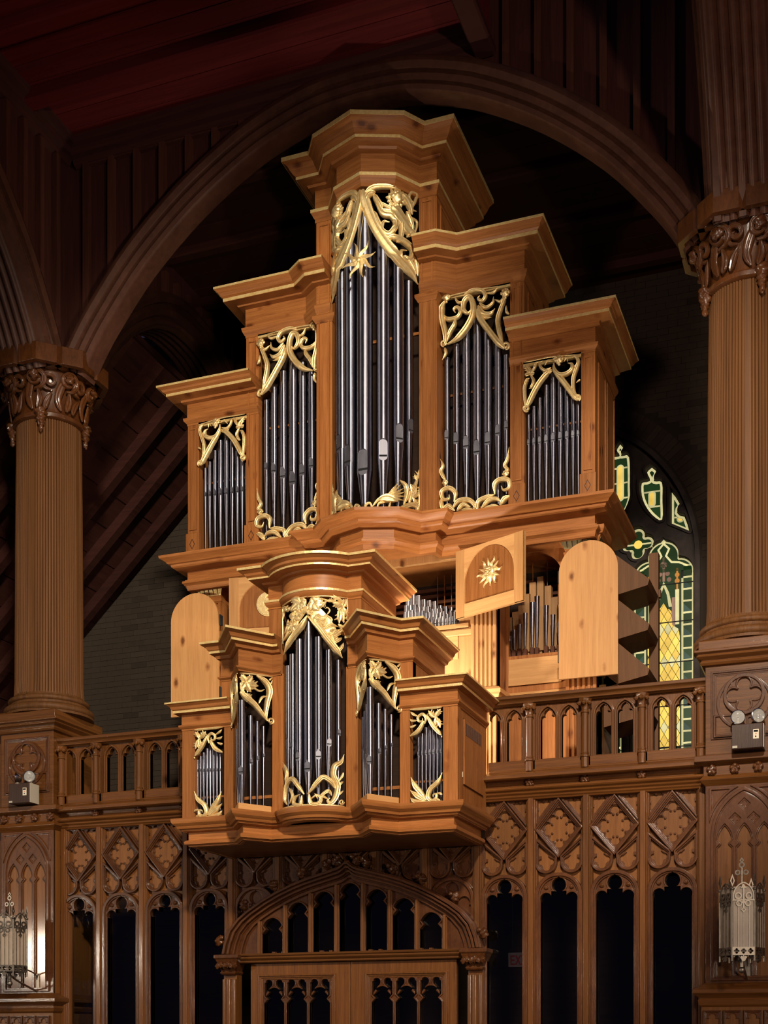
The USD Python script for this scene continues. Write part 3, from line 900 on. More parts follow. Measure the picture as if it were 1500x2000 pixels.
def column(s):
    side = 'left' if s < 0 else 'right'
    c = (s * XC, YC)
    col = thing('column', f'{side} reeded oak column with carved leafy capital on a panelled pedestal', 'column', (c[0], c[1], 0))
    # shaft: fine reeds with smooth bands between
    n, K = 76, 6
    a = np.arange(n * K) * 2 * PI / (n * K)
    prof = []
    for z, r in ((5.42, .392), (5.60, .382), (6.6, .378), (7.6, .372), (8.52, .362)):
        prof.append((r, z))
    ph = np.arange(n * K) % K
    mod = np.where(ph == 0, -0.012, np.where((ph == 1) | (ph == K - 1), -0.003, 0.0))
    mod = np.where((np.arange(n * K) // K) % 19 < 2, -0.002, mod)
    V, F = [], []
    for r, z in prof:
        rr = r + mod
        V += [(c[0] + rr[i] * math.cos(a[i]), c[1] + rr[i] * math.sin(a[i]), z) for i in range(n * K)]
    m = n * K
    for i in range(len(prof) - 1):
        for j in range(m):
            A, B = i * m + j, i * m + (j + 1) % m
            F += [(A, B, B + m), (A, B + m, A + m)]
    part(col, 'shaft', (np.array(V), np.array(F)), 'oak_column')
    part(col, 'base', lathe([(0.50, 5.20), (0.50, 5.225)] + [(0.455 + .05 * math.cos(t), 5.265 + .045 * math.sin(t)) for t in np.linspace(-1.4, 1.5, 8)] + [(.435, 5.32), (.43, 5.345)] + [(0.425 + .03 * math.cos(t), 5.375 + .03 * math.sin(t)) for t in np.linspace(-1.4, 1.5, 7)] + [(.40, 5.41), (.385, 5.45)], c, 48), 'oak_column', smooth=40)
    # capital
    cap = part(col, 'capital', lathe([(.36, 8.48), (.40, 8.50), (.405, 8.54), (.375, 8.56), (.37, 8.6), (.375, 8.70), (.40, 8.82), (.43, 8.94), (.44, 9.0), (.42, 9.12)], c, 40), 'oak_carved', smooth=40)
    mp = leaf_map(c, lambda z: .385 + .085 * np.clip((z - 8.56) / .42, 0, 1) ** 1.5)
    for k in range(8):
        u = k * 2 * PI * 0.42 / 8 + 0.12
        lf = [stroke(spiral(u, 8.88, .105, .015, -100, 1.6), [.062, .036], mp, lift=.035, h=1.4),
              stroke(spiral(u + .14, 8.86, .090, .012, -80, -1.5), [.055, .032], mp, lift=.025, h=1.4),
              stroke([(u - .06, 8.57), (u - .10, 8.70), (u - .05, 8.86), (u + .02, 8.98)], [.06, .09, .04], mp, LEAF, h=1.3, lift=.02),
              stroke([(u + .0, 8.57), (u + .03, 8.68), (u + .01, 8.80)], [.06, .08, .02], mp, LEAF, h=1.3, lift=.03),
              stroke([(u + .08, 8.56), (u + .11, 8.66), (u + .17, 8.76)], [.05, .07, .02], mp, LEAF, h=1.3, lift=.03),
              blob((c[0] + .50 * math.sin(u / .42), c[1] - .50 * math.cos(u / .42), 8.90), (.055, .055, .05), 2, .5, k)]
        dp = [blob((c[0] + .41 * math.sin(u / .42 + .1), c[1] - .41 * math.cos(u / .42 + .1), 8.53 - q * .055), (.066 - q * .013, .066 - q * .013, .05), 2, 0.4, k + q) for q in range(4)] if k % 2 == 0 else []
        part(cap, 'acanthus_leaf', cat(lf), 'oak_carved', smooth=50)
        if dp:
            part(cap, 'pendant', cat(dp), 'oak_carved', smooth=50)
    for k in range(8):
        t = k * PI / 4 + PI / 8
        cc = (c[0] + .375 * math.cos(t), c[1] + .375 * math.sin(t))
        o = [(cc[0] + .165 * math.cos(b), cc[1] + .165 * math.sin(b)) for b in -np.arange(8) * PI / 4 + PI / 8]
        part(cap, 'abacus', sweep(o, [(-.06, 8.99), (-.035, 9.01), (-.025, 9.025), (-.035, 9.04), (-.028, 9.09), (-.01, 9.11), (.01, 9.12), (.01, 9.175), (-.12, 9.185), (-.12, 8.99)], True), 'oak_carved')
    part(cap, 'drum', lathe([(.40, 9.0), (.40, 9.17), (.2, 9.19)], c, 24), 'oak_carved')
    # clustered shafts carrying the arches
    # pedestal
    x0, x1, y0, y1 = c[0] - PW, c[0] + PW, -0.12, YC + 0.42
    sq = [(x0, y0), (x1, y0), (x1, y1), (x0, y1)]
    ped = part(col, 'pedestal', box(x0, x1, y0, y1, 4.13, 5.0), 'oak_level')
    part(ped, 'cap_moulding', sweep(sq, [(0, 4.97), (.03, 4.975), (.045, 5.0), (.03, 5.02), (.055, 5.035), (.075, 5.05), (.06, 5.07), (.09, 5.085), (.09, 5.105), (.055, 5.115), (.055, 5.19), (.03, 5.21), (-.3, 5.21), (-.3, 4.97)], True), 'oak_level')
    F0 = sbox(x0 + .05, 4.30, x1 - .05, 4.92)
    parts = [ext(F0.difference(F0.buffer(-.018, join_style=2)), y0 - .012, y0 + .01)]
    g = F0.buffer(-.018, join_style=2)
    parts.append(frame(g, .03, y0 - .004, y0 + .005, 2, .003))
    cz = 4.69
    big = unary_union([disc(c[0], 4.62, .245, 24)]).intersection(F0)
    ringc = disc(c[0], cz, .185, 24)
    parts.append(ext(big.difference(big.buffer(-.028)), y0 - .014, y0 + .01))
    parts.append(ext(ringc.difference(disc(c[0], cz, .155, 24)), y0 - .030, y0 + .01))
    parts.append(ext(disc(c[0], cz, .157, 24).difference(quatrefoil(c[0], cz, .145)), y0 - .018, y0 + .01))
    qf = quatrefoil(c[0], cz, .155)
    parts.append(ext(qf.difference(qf.buffer(-.014)), y0 - .026, y0 + .005))
    for t in (-1, 1):
        q = sbox(c[0] + t * .02, 4.31, c[0] + t * .27, 4.52).difference(ringc.buffer(.02))
        parts.append(ext(q.difference(q.buffer(-.016)), y0 - .012, y0 + .005))
    part(ped, 'quatrefoil_panel', cat(parts), 'oak_carved')
    # pier below the sill: blind gothic tracery
    pier = part(col, 'pier', box(x0, x1, y0 + .02, y1, 0, 4.13), 'oak_panel')
    part(pier, 'sill', sweep(sq, [(.0, 3.88), (.02, 3.90), (.05, 3.93), (.03, 3.955), (.015, 3.975), (.015, 4.06), (.06, 4.075), (.09, 4.09), (.09, 4.14), (.0, 4.17), (-.2, 4.17), (-.2, 3.88)], True), 'oak_level')
    for k in range(4):
        bx = x0 + .06 + k * .205
        part(pier, 'rosette', cat([blob((bx, y0 - .025, 4.02), (.042, .03, .042), 2, .4, k)] + [blob((bx + .03 * math.cos(t), y0 - .045, 4.02 + .03 * math.sin(t)), (.018, .014, .018), 1, .2, k) for t in np.arange(5) * 1.2566 + .3]), 'oak_carved', smooth=50)
    R0 = sbox(x0 + .035, 2.08, x1 - .035, 3.86)
    A = pointed(c[0], 3.42, PW - .05, .43, 2.10)
    tr = [ext(sbox(x0, 2.0, x1, 3.88).difference(A.buffer(.0)), y0, y0 + .03), ext(R0.difference(A.buffer(.03)).difference(R0.difference(A.buffer(.03)).buffer(-.02)), y0 - .014, y0 + .02),
          ext(A.difference(A.buffer(-.026)), y0 - .022, y0 + .02), ext(A.buffer(-.026).difference(A.buffer(-.042)), y0 - .008, y0 + .02)]
    lw = (2 * (PW - .05) - .10) / 3
    cen = [c[0] - lw - .01, c[0], c[0] + lw + .01]
    L3 = []
    for k, q in enumerate(cen):
        o = pointed(q, 3.36, lw / 2 - .006, .17, 2.10)
        cus = cusps(q, 3.35, lw / 2 - .012, .026)
        L3.append(o.difference(cus))
    inner = A.buffer(-.04)
    dia = unary_union([affinity.rotate(sbox(q - .040, z - .040, q + .040, z + .040), 45) for q, z in ((c[0] - lw / 2, 3.57), (c[0] + lw / 2, 3.57), (c[0], 3.70))])
    tr.append(ext(inner.difference(unary_union(L3)).difference(dia), y0 - .010, y0 + .02))
    allo = unary_union(L3).union(dia)
    tr.append(ext(allo.difference(allo.buffer(-.013)), y0 + .002, y0 + .02))
    tr += [ext(quatrefoil(q, z, .034), y0 + .004, y0 + .02) for q, z in ((c[0] - lw / 2, 3.57), (c[0] + lw / 2, 3.57), (c[0], 3.70))]
    part(pier, 'blind_tracery', cat(tr), 'oak_carved')
    led = [(x0 - .03, y0 - .05), (x1 + .03, y0 - .05), (x1 + .03, y1), (x0 - .03, y1)]
    part(pier, 'ledge', sweep(led, [(0, 1.86), (.02, 1.88), (.03, 1.92), (.015, 1.94), (.04, 1.96), (.07, 1.985), (.07, 2.02), (-.03, 2.08), (-.2, 2.08), (-.2, 1.86)], True), 'oak_level')
    part(pier, 'plinth', box(x0 - .03, x1 + .03, y0 - .05, y1, 0, 1.88), 'oak_panel')
    low = []
    for k in range(4):
        q = sbox(x0 + k * .178 - .01, 1.62, x0 + k * .178 + .15, 1.83)
        cx = (q.bounds[0] + q.bounds[2]) / 2
        low += [frame(q, .02, y0 - .075, y0 - .04, 2, .008), ext(q.buffer(-.018, join_style=2).difference(quatrefoil(cx, 1.725, .07)), y0 - .062, y0 - .04)]
    part(pier, 'quatrefoil_frieze', cat(low), 'oak_carved')
    return col


col_l, col_r = column(-1), column(1)

# ------------------------------------------------------------------ the gothic screen
XS, PT = -0.045, 0.54
SC = thing('gothic_screen', 'long carved oak gothic screen of diamond tracery panels under the gallery', 'screen', (0, 0, 0))


def img_curve(pts, org, k, y):
    return [at(org[0] + a / k, org[1] + b / k, y) for a, b in pts]


half_arch = img_curve([(175, 590), (185, 540), (205, 480), (245, 425), (290, 385), (360, 335), (430, 293), (500, 258), (560, 233), (620, 212), (680, 192), (725, 176), (748, 160), (758, 148)], (360, 1620), 2.419, -0.08)
half_arch = [(min(x - 0.0, XS - 0.005), z) for x, z in half_arch]
DOOR = Polygon(half_arch + [(2 * XS - x, z) for x, z in reversed(half_arch)])
DOOR_FULL = DOOR.union(sbox(DOOR.bounds[0], 0, DOOR.bounds[2], 2.46))
RIGHT_END, LEFT_END = 3.515, -3.515
mull_plan = Polygon([(-.028, 0), (-.024, -.012), (.024, -.012), (.028, 0), (.034, .012), (.040, .012), (.046, .03), (.053, .03), (.062, .05), (.062, .12), (-.062, .12), (-.062, .05), (-.053, .03), (-.046, .03), (-.040, .012), (-.034, .012)])
ms = [XS + PT * (k + 0.5) for k in range(-7, 7)]
for x in ms:
    if abs(x - XS) > 3.4:
        x = math.copysign(3.47, x)
    z0 = 0.0
    if DOOR.bounds[0] - .05 < x < DOOR.bounds[2] + .05:
        col_ = LineString([(x, 0), (x, 5)]).intersection(DOOR)
        z0 = col_.bounds[3] - 0.06 if not col_.is_empty else 2.4
        if abs(x - XS) > 1.2 : z0 = max(z0, 2.40)
    if not (abs(x - XS) > 1.3 and abs(x - XS) < 1.5 and z0 < 2.4):
        m = extz(affinity.translate(mull_plan, x, 0), z0, 3.90)
        part(SC, 'mullion', m, 'oak_upright')


DOOR_CUT = shapely.set_precision(DOOR_FULL.buffer(-.02).buffer(0), 1e-5)


def drop(s):
    """the hanging loop beside the foot of a diamond"""
    tri = Polygon([(.232, 3.52), (.232, 3.27), (.02, 3.27), (.012, 3.33)])
    g = tri.union(disc(.125, 3.275, .108))
    return g if s > 0 else affinity.scale(g, -1, 1, origin=(0, 0))


HW = .238
D = Polygon([(-.236, 3.598), (0, 3.312), (.236, 3.598), (0, 3.895)])


def foiled(poly, r, ts, inset):
    """a cusped opening: round lobes set along every side, points between them"""
    p = list(poly.exterior.coords)
    c = poly.centroid
    cs = [poly.buffer(-inset, join_style=2)]
    for a, b in zip(p[:-1], p[1:]):
        e = np.array(b) - np.array(a); e /= np.linalg.norm(e)
        n = np.array([-e[1], e[0]])
        if n @ (np.array([c.x, c.y]) - np.array(a)) < 0:
            n = -n
        for t in ts:
            q = np.array(a) * (1 - t) + np.array(b) * t + n * r
            cs.append(disc(q[0], q[1], r, 6))
    return unary_union(cs).intersection(poly)


Din = D.buffer(-.040, join_style=2)
cusp_open = foiled(Din, .044, (.22, .5, .78), .062)
AR = pointed(0, 2.95, .232, .222, 0.0)
ARin = AR.buffer(-.032, join_style=1)
tref = unary_union([disc(0, 3.055, .070, 10), Polygon([(-.045, 3.10), (.045, 3.10), (0, 3.135)]), sbox(-.176, 0, .176, 2.92), disc(-.125, 2.925, .058), disc(.125, 2.925, .058), sbox(-.075, 2.9, .075, 2.995), sbox(-.178, 0.0, .178, 2.93)])
top_tri = sbox(-HW, 3.42, HW, 3.90).difference(D.buffer(.008)).intersection(sbox(-HW, 3.60, HW, 3.90))
board = sbox(-.26, 2.3, .26, 3.92).difference(AR)


def bay(cx, n):
    flat_ = []
    def cl(g, y0, y1, one=False):
        g = shapely.set_precision(affinity.translate(g.buffer(0), cx, 0), 1e-5)
        if abs(cx - XS) < 1.75:
            g = g.difference(DOOR_CUT)
            if one and g.geom_type == 'MultiPolygon':
                g = max(g.geoms, key=lambda q: q.area)
        flat_.append((g, y0, y1))
        return ext(g, y0, y1)
    in_door = abs(cx - XS) < 1.2
    bd = cl(sbox(-.26, 2.3, .26, 3.92) if in_door else board, .07, .085, True)
    p = None if in_door else part(SC, 'diamond_panel', bd, 'oak_panel')
    L = []
    for i, (a, b, y) in enumerate(((0, .016, .004), (.016, .028, .016), (.028, .041, .030))):
        L.append(cl(D.buffer(-a, join_style=2).difference(D.buffer(-b, join_style=2)), y, .075))
    L.append(cl(Din.difference(cusp_open), .044, .075))
    cl2 = cusp_open.buffer(-.010)
    L.append(cl(cusp_open.difference(cl2), .056, .075))
    for s in (-1, 1):
        g = drop(s)
        L.append(cl(g.difference(g.buffer(-.018)), .016, .075)); L.append(cl(g.buffer(-.018).difference(g.buffer(-.030)), .032, .075))
        gi = g.buffer(-.030)
        cu = unary_union([gi.buffer(-.026), disc(s * .125, 3.235, .038), disc(s * .078, 3.285, .030), disc(s * .178, 3.285, .026), gi.buffer(1e-4).intersection(sbox(-1, 3.341, 1, 4))]).buffer(0)
        L.append(cl(gi.difference(cu), .048, .075))
        t = top_tri.intersection(sbox(-1 if s < 0 else 0, 3, 0 if s < 0 else 1, 4))
        L.append(cl(t.difference(t.buffer(-.016)), .030, .075))
        ti = t.buffer(-.016)
        L.append(cl(ti.difference(unary_union([ti.buffer(-.020), disc(s * .19, 3.845, .034), disc(s * .12, 3.862, .024), disc(s * .205, 3.76, .024)])), .046, .075))
    if in_door:                                  # blind arch heads beside the doorway
        L += [cl(AR.difference(ARin), .016, .075), cl(ARin.difference(tref.intersection(ARin)).difference(sbox(-1, 0, 1, 2.9)), .040, .075)]
    if in_door:
        U = unary_union([g.buffer(1e-4) for g, _, _ in flat_])
        for c_ in getattr(U, 'geoms', [U]):
            if c_.area > 1e-3:
                q = [ext(g.intersection(c_).buffer(0), a, b) for g, a, b in flat_ if g.intersection(c_).area > 1e-6]
                part(SC, 'diamond_panel', cat([m for m in q if len(m[0])]), 'oak_carved', label='diamond panel cut short by the doorway arch')
    else:
        part(p, 'tracery', cat([q for q in L if len(q[0])]), 'oak_carved')
    if not in_door:
        H = [cl(AR.difference(ARin), .008, .11), cl(ARin.difference(ARin.buffer(-.016)).difference(tref), .024, .10), cl(AR.difference(tref), .040, .095)]
        sp = AR.difference(tref)
        H.append(cl(tref.buffer(.014).difference(tref).intersection(AR), .030, .09))
        for s in (-1, 1):
            H.append(moved(blob((s * .125, .030, 3.035), (.022, .014, .022), 1, .2, n), (cx, 0, 0)))
        part(SC, 'arch_head', cat([q for q in H if len(q[0])]), 'oak_carved')
        part(SC, 'pane', box(cx - .20, cx + .20, .085, .088, 0.0, 3.10), 'clear_pane')


for n, k in enumerate(range(-6, 7)):
    bay(XS + PT * k, n)
# long mouldings over the panels
pth = [(LEFT_END, 0), (RIGHT_END, 0)]
part(SC, 'cornice', sweep(pth, [(-.08, 3.885), (.0, 3.89), (.008, 3.905), (.020, 3.915), (.024, 3.93), (.045, 3.945), (.05, 3.96), (.075, 3.975), (.085, 3.99), (.075, 4.005), (.04, 4.012), (.04, 4.015), (-.08, 4.015)]), 'oak_level')
part(SC, 'frieze', sweep(pth, [(-.08, 4.01), (.025, 4.01), (.018, 4.04), (.025, 4.07), (-.08, 4.07)]), 'oak_level')
part(SC, 'sill', sweep(pth, [(-.08, 4.068), (.12, 4.068), (.14, 4.08), (.14, 4.115), (.06, 4.150), (-.15, 4.150), (-.15, 4.068)]), 'oak_level')
for i, x in enumerate(ms):
    if abs(x) < 3.4:
        part(SC, 'rosette', cat([blob((x, -.045, 4.042), (.040, .03, .040), 2, .4, i)] + [blob((x + .027 * math.cos(t), -.066, 4.042 + .027 * math.sin(t)), (.017, .013, .017), 1, .2, i) for t in np.arange(5) * 1.2566 + .3] + [blob((x, -.075, 4.042), (.012, .01, .012), 1)]), 'oak_carved', smooth=50)

# doorway: ogee arch, fan tracery, shafts, transom
dw = thing('doorway_arch', 'wide ogee arched oak doorway with upright tracery lights above the double doors', 'doorway', (XS, 0, 0))
def inset(t):
    return affinity.scale(DOOR, 1 - .135 * t, 1 - .175 * t, origin=(XS, 2.45))


inn = inset(1.0)
L = []
for a, b, y in ((0, .10, -.08), (.10, .25, -.115), (.25, .33, -.075), (.33, .47, -.095), (.47, .55, -.05), (.55, .70, -.06), (.70, .8, -.02), (.8, 1.01, -.01)):
    L.append(ext(inset(a).difference(inset(b)).intersection(sbox(-3, 2.45, 3, 4)), y, .10))
part(dw, 'arch_moulding', cat(L), 'oak_carved')
fan = [XS + .145 * (2 * k + 1) for k in range(-4, 4)]
edges = [inn.bounds[0] - .02] + fan + [inn.bounds[2] + .02]
holes_ = []
for a, b in zip(edges[:-1], edges[1:]):
    cxm, hw = (a + b) / 2, (b - a) / 2 - .030
    tops = [LineString([(x, 0), (x, 5)]).intersection(inn) for x in (cxm - hw * .8, cxm + hw * .8)]
    tz = min(t.bounds[3] if not t.is_empty else 2.5 for t in tops) + 0.0
    r = hw * .9
    zs = max(tz - r * 1.25, 2.47)
    if zs - 2.46 < .06:
        continue
    h = pointed(cxm, zs, hw, r * 1.2, 2.40).difference(cusps(cxm, zs + .01, hw, hw * .36))
    holes_.append(h.intersection(inn))
fanw = inn.difference(unary_union(holes_))
hb = unary_union(holes_)
part(dw, 'fan_tracery', cat(ext(fanw, .02, .08), ext(hb.buffer(.014).difference(hb).intersection(inn), .004, .08)), 'oak_carved')
for x in fan:
    tz = LineString([(x, 0), (x, 5)]).intersection(inn)
    part(dw, 'mullion', cat(box(x - .016, x + .016, -.022, .05, 2.45, tz.bounds[3], .006), box(x - .026, x + .026, .0, .06, 2.45, tz.bounds[3], .006)), 'oak_upright')
part(dw, 'pane', ext(inn, .085, .088), 'clear_pane')
part(dw, 'transom', sweep([(DOOR.bounds[0] + .17, -.02), (DOOR.bounds[2] - .17, -.02)], [(-.1, 2.365), (.0, 2.365), (.012, 2.375), (.005, 2.39), (.02, 2.40), (.035, 2.415), (.025, 2.432), (.04, 2.44), (.045, 2.462), (-.1, 2.462)]), 'oak_level')
pts = half_arch
for s in (-1, 1):
    for k, q in enumerate((1, 4, 6, 8, 10, 11)):
        x, z = half_arch[q]
        x = x if s < 0 else 2 * XS - x
        dx, dz = (-.05, .03) if q < 3 else (-.02, .06)
        x2, z2 = x + (dx if s < 0 else -dx), z + dz
        cr = cat(blob((x2, -.085, z2), (.045, .035, .045), 2, .5, k), blob((x2 + s * -.02 + (.02 if s < 0 else -.02), -.11, z2 + .03), (.026, .022, .026), 1, .4, k + 3), blob(((x + x2) / 2, -.07, (z + z2) / 2), (.03, .03, .03), 1, .3, k + 5))
        part(dw, 'crocket', cr, 'oak_carved', smooth=50)
    xo = DOOR.bounds[0] + .075 if s < 0 else DOOR.bounds[2] - .075
    sh = [box(xo - .075, xo + .075, -.02, .10, 0, 2.44)] + [lathe([(r, 0), (r, 2.2)], (xo + dx, -.055 + abs(dx) * .3), 14) for dx, r in ((-.055, .026), (0, .034), (.055, .026))]
    part(dw, 'shaft', cat(sh), 'oak_upright', smooth=40)
    cp = [sweep([(xo - .11, .10), (xo - .11, -.10), (xo + .11, -.10), (xo + .11, .10)], [(-.06, 2.24), (-.03, 2.25), (-.02, 2.27), (-.03, 2.285), (.0, 2.37), (.012, 2.39), (.015, 2.405), (.03, 2.42), (.03, 2.455), (-.06, 2.455)])]
    cp += [blob((xo - .10 + .04 * q, -.12, 2.335 + .012 * (q % 2)), (.026, .022, .03), 1, .4, q) for q in range(6)]
    part(dw, 'capital', cat(cp), 'oak_carved', smooth=30)
# the pair of doors
for s in (-1, 1):
    x0, x1 = (XS - 1.13, XS - .004) if s < 0 else (XS + .004, XS + 1.13)
    dr_ = thing(f'door_{1 if s < 0 else 2}', f'{"left" if s < 0 else "right"} leaf of the glazed oak double doors with three traceried lights', 'door', ((x0 + x1) / 2, .05, 0), kind='structure')
    a0, a1 = (x0 + .09, x1 - .16) if s < 0 else (x0 + .16, x1 - .09)
    full = sbox(x0, 0, x1, 2.36)
    hole = sbox(a0, .9, a1, 2.245)
    part(dr_, 'frame', cat(ext(full.difference(hole), .03, .09), frame(hole.buffer(.0), .05, .012, .085, 3, .012)), 'oak_upright')
    inn2 = hole.buffer(-.05, join_style=2)
    bx = inn2.bounds
    w3 = (bx[2] - bx[0]) / 3
    op = []
    for k in range(3):
        cxm, hw = bx[0] + w3 * (k + .5), w3 / 2 - .014
        low = pointed(cxm, 1.985, hw, hw * 1.05, .9).difference(cusps(cxm, 1.99, hw, hw * .34)).difference(cusps(cxm, 2.06, hw * .72, hw * .24))
        upl = [unary_union([disc(cxm + t * hw * .52, 2.150, hw * .36), Polygon([(cxm + t * hw * .95, 2.16), (cxm + t * hw * .96, 2.02), (cxm + t * hw * .25, 2.13)])]).difference(disc(cxm + t * hw * .92, 2.17, hw * .12)) for t in (-1, 1)]
        op += [low] + upl
    ou = unary_union(op)
    part(dr_, 'tracery', cat(ext(inn2.difference(ou).union(inn2.difference(inn2.buffer(-.010, join_style=2))), .04, .075), ext(ou.buffer(.012).difference(ou).intersection(inn2), .028, .07)), 'oak_carved')
    part(dr_, 'pane', ext(inn2, .078, .081), 'clear_pane')

# ------------------------------------------------------------------ balustrades of the gallery
RAIL = [(-.10, 4.80), (.02, 4.80), (.03, 4.81), (.055, 4.815), (.05, 4.83), (.03, 4.84), (.045, 4.855), (.06, 4.865), (.06, 4.895), (-.10, 4.895)]


def balustrade(x0, x1, posts, label):
    b = thing('balustrade', label, 'balustrade', ((x0 + x1) / 2, 0, 4.15))
    part(b, 'handrail', sweep([(x0, 0), (x1, 0)], RAIL), 'oak_level')
    part(b, 'bottom_rail', cat(box(x0, x1, -.02, .10, 4.15, 4.262), box(x0, x1, -.035, .10, 4.15, 4.175, .008)), 'oak_level')
    ps = sorted(posts)
    for i, x in enumerate(ps):
        if x0 + .02 < x < x1 - .02:
            q = [lathe([(.038, 4.15), (.038, 4.245), (.046, 4.25), (.046, 4.265), (.036, 4.275), (.042, 4.285), (.034, 4.30), (.034, 4.665), (.042, 4.67), (.042, 4.685), (.034, 4.69), (.040, 4.73), (.062, 4.765), (.066, 4.80)], (x, -.045), 8), box(x - .045, x + .045, -.02, .10, 4.15, 4.80)]
            q += [blob((x + dx, -.045 + dy, 4.755), (.024, .024, .02), 1, .3) for dx, dy in ((-.05, -.03), (.05, -.03), (0, -.06))]
            part(b, 'colonnette', cat(q), 'oak_upright', smooth=30)
    for i in range(-8, 8):
        c = XS + PT * i
        a0, a1 = c - PT / 2 + .045, c + PT / 2 - .045
        if a1 < x0 + .05 or a0 > x1 - .05:
            continue
        ops, lines = [], []
        for t in (-1, 1):
            q = c + t * .1025
            hw = .072
            o = unary_union([sbox(q - hw, 4.27, q + hw, 4.66), disc(q, 4.705, .040), Polygon([(q - .03, 4.735), (q + .03, 4.735), (q, 4.757)]), disc(q - .045, 4.662, .026), disc(q + .045, 4.662, .026), sbox(q - .03, 4.65, q + .03, 4.70)])
            ops.append(o)
        full = sbox(max(a0, x0), 4.255, min(a1, x1), 4.80)
        ou = unary_union(ops)
        arches = unary_union([pointed(c + t * .1025, 4.655, .092, .125, 4.262) for t in (-1, 1)])
        m = [ext(full.difference(ou), .028, .085), ext(full.intersection(arches.buffer(.008)).difference(arches.buffer(-.010)), -.004, .05), ext(full.difference(arches.buffer(.004)), .012, .06), ext(ou.buffer(.009).difference(ou).intersection(full), .018, .08)]
        m = [q for q in m if len(q[0])]
        part(b, 'arcade_panel', cat(m), 'oak_upright')


ps = [XS + PT * (k + .5) for k in range(-8, 8)]
balustrade(LEFT_END, -1.43, [p for p in ps] + [-3.46], 'carved oak gallery balustrade left of the small organ case')
balustrade(1.43, RIGHT_END, [p for p in ps] + [3.46], 'carved oak gallery balustrade right of the small organ case, lit wood behind it')

# ------------------------------------------------------------------ organ: helpers


def polyline_map(pl, org, k, s=1):
    """surface over several upright facets (plan points left to right)"""
    maps = [on_plane(a, b, org, k) for a, b in zip(pl[:-1], pl[1:])]

    def mp(q):
        best = None
        for (a, b), m in zip(zip(pl[:-1], pl[1:]), maps):
            P, N, kk = m(q)
            e = np.array(b) - np.array(a)
            t = ((P[:, :2] - np.array(a)) @ e) / (e @ e)
            d = np.maximum(np.maximum(-t, t - 1), 0)
            if best is None:
                best = [P, N, kk, d]
            else:
                w = d < best[3]
                best = [np.where(w[:, None], P, best[0]), np.where(w[:, None], N, best[1]), np.where(w, kk, best[2]), np.where(w, d, best[3])]
        return best[0], best[1], best[2]
    return mp


def carve(mp, strokes, lobes=(), heads=(), lift=0.006):
    out = []
    for i, (pts, w, *o) in enumerate(strokes):
        out.append(stroke(pts, w, mp, ROUND if (np.ndim(w) == 0 and w < 20) else RIDGE, lift=lift + 0.002 * (i % 3) - (0.004 if o else 0), h=o[0] if o else 0.9))
    for c, tips, w in lobes:
        c = np.array(c, float)
        for t in tips:
            t = np.array(t, float)
            d = t - c; p = np.array([-d[1], d[0]])
            out.append(stroke([c, c + d * .35 + p * .05, c + d * .7 + p * .04, t], [w * .35, w, w * .75, w * .1], mp, LEAF, (1, 1), lift=lift + .006, h=0.8))
            for q in (.35, .6):
                for sg in (-1, 1):
                    out.append(stroke([c + d * q, c + d * (q + .25) + p * sg * .32], [w * .5, w * .1], mp, LEAF, (1, 1), lift=lift + .004, per=4))
    for c, r in heads:
        P, N, k = mp(np.array([c], float))
        k = float(np.ravel(k)[0]); n = N[0]
        R = r * k
        up_ = np.array([0, 0, 1.0]); sd = np.cross(up_, n)
        b = [(0, 0, 0, 1.0), (0, -.15, .75, .22), (-.35, .25, .55, .2), (.35, .25, .55, .2), (0, -.6, .5, .35), (-.8, .2, .1, .5), (.8, .2, .1, .5), (0, .85, .1, .55), (-.5, .7, .2, .45), (.5, .7, .2, .45), (0, -1.0, .2, .4)]
        for i, (a, z, d, q) in enumerate(b):
            out.append(blob(P[0] + R * (sd * a + up_ * z * 1.1 + n * (d * .7 + .1)), (R * q, R * q * .8, R * q), 2 if q > .4 else 1, .25, i))
    return cat(out)


BODY_CACHE = {}


def to_m(m):
    v, f = arr(m)
    return m3.Manifold(m3.Mesh(np.asarray(v, np.float32), np.asarray(f, np.uint32)))


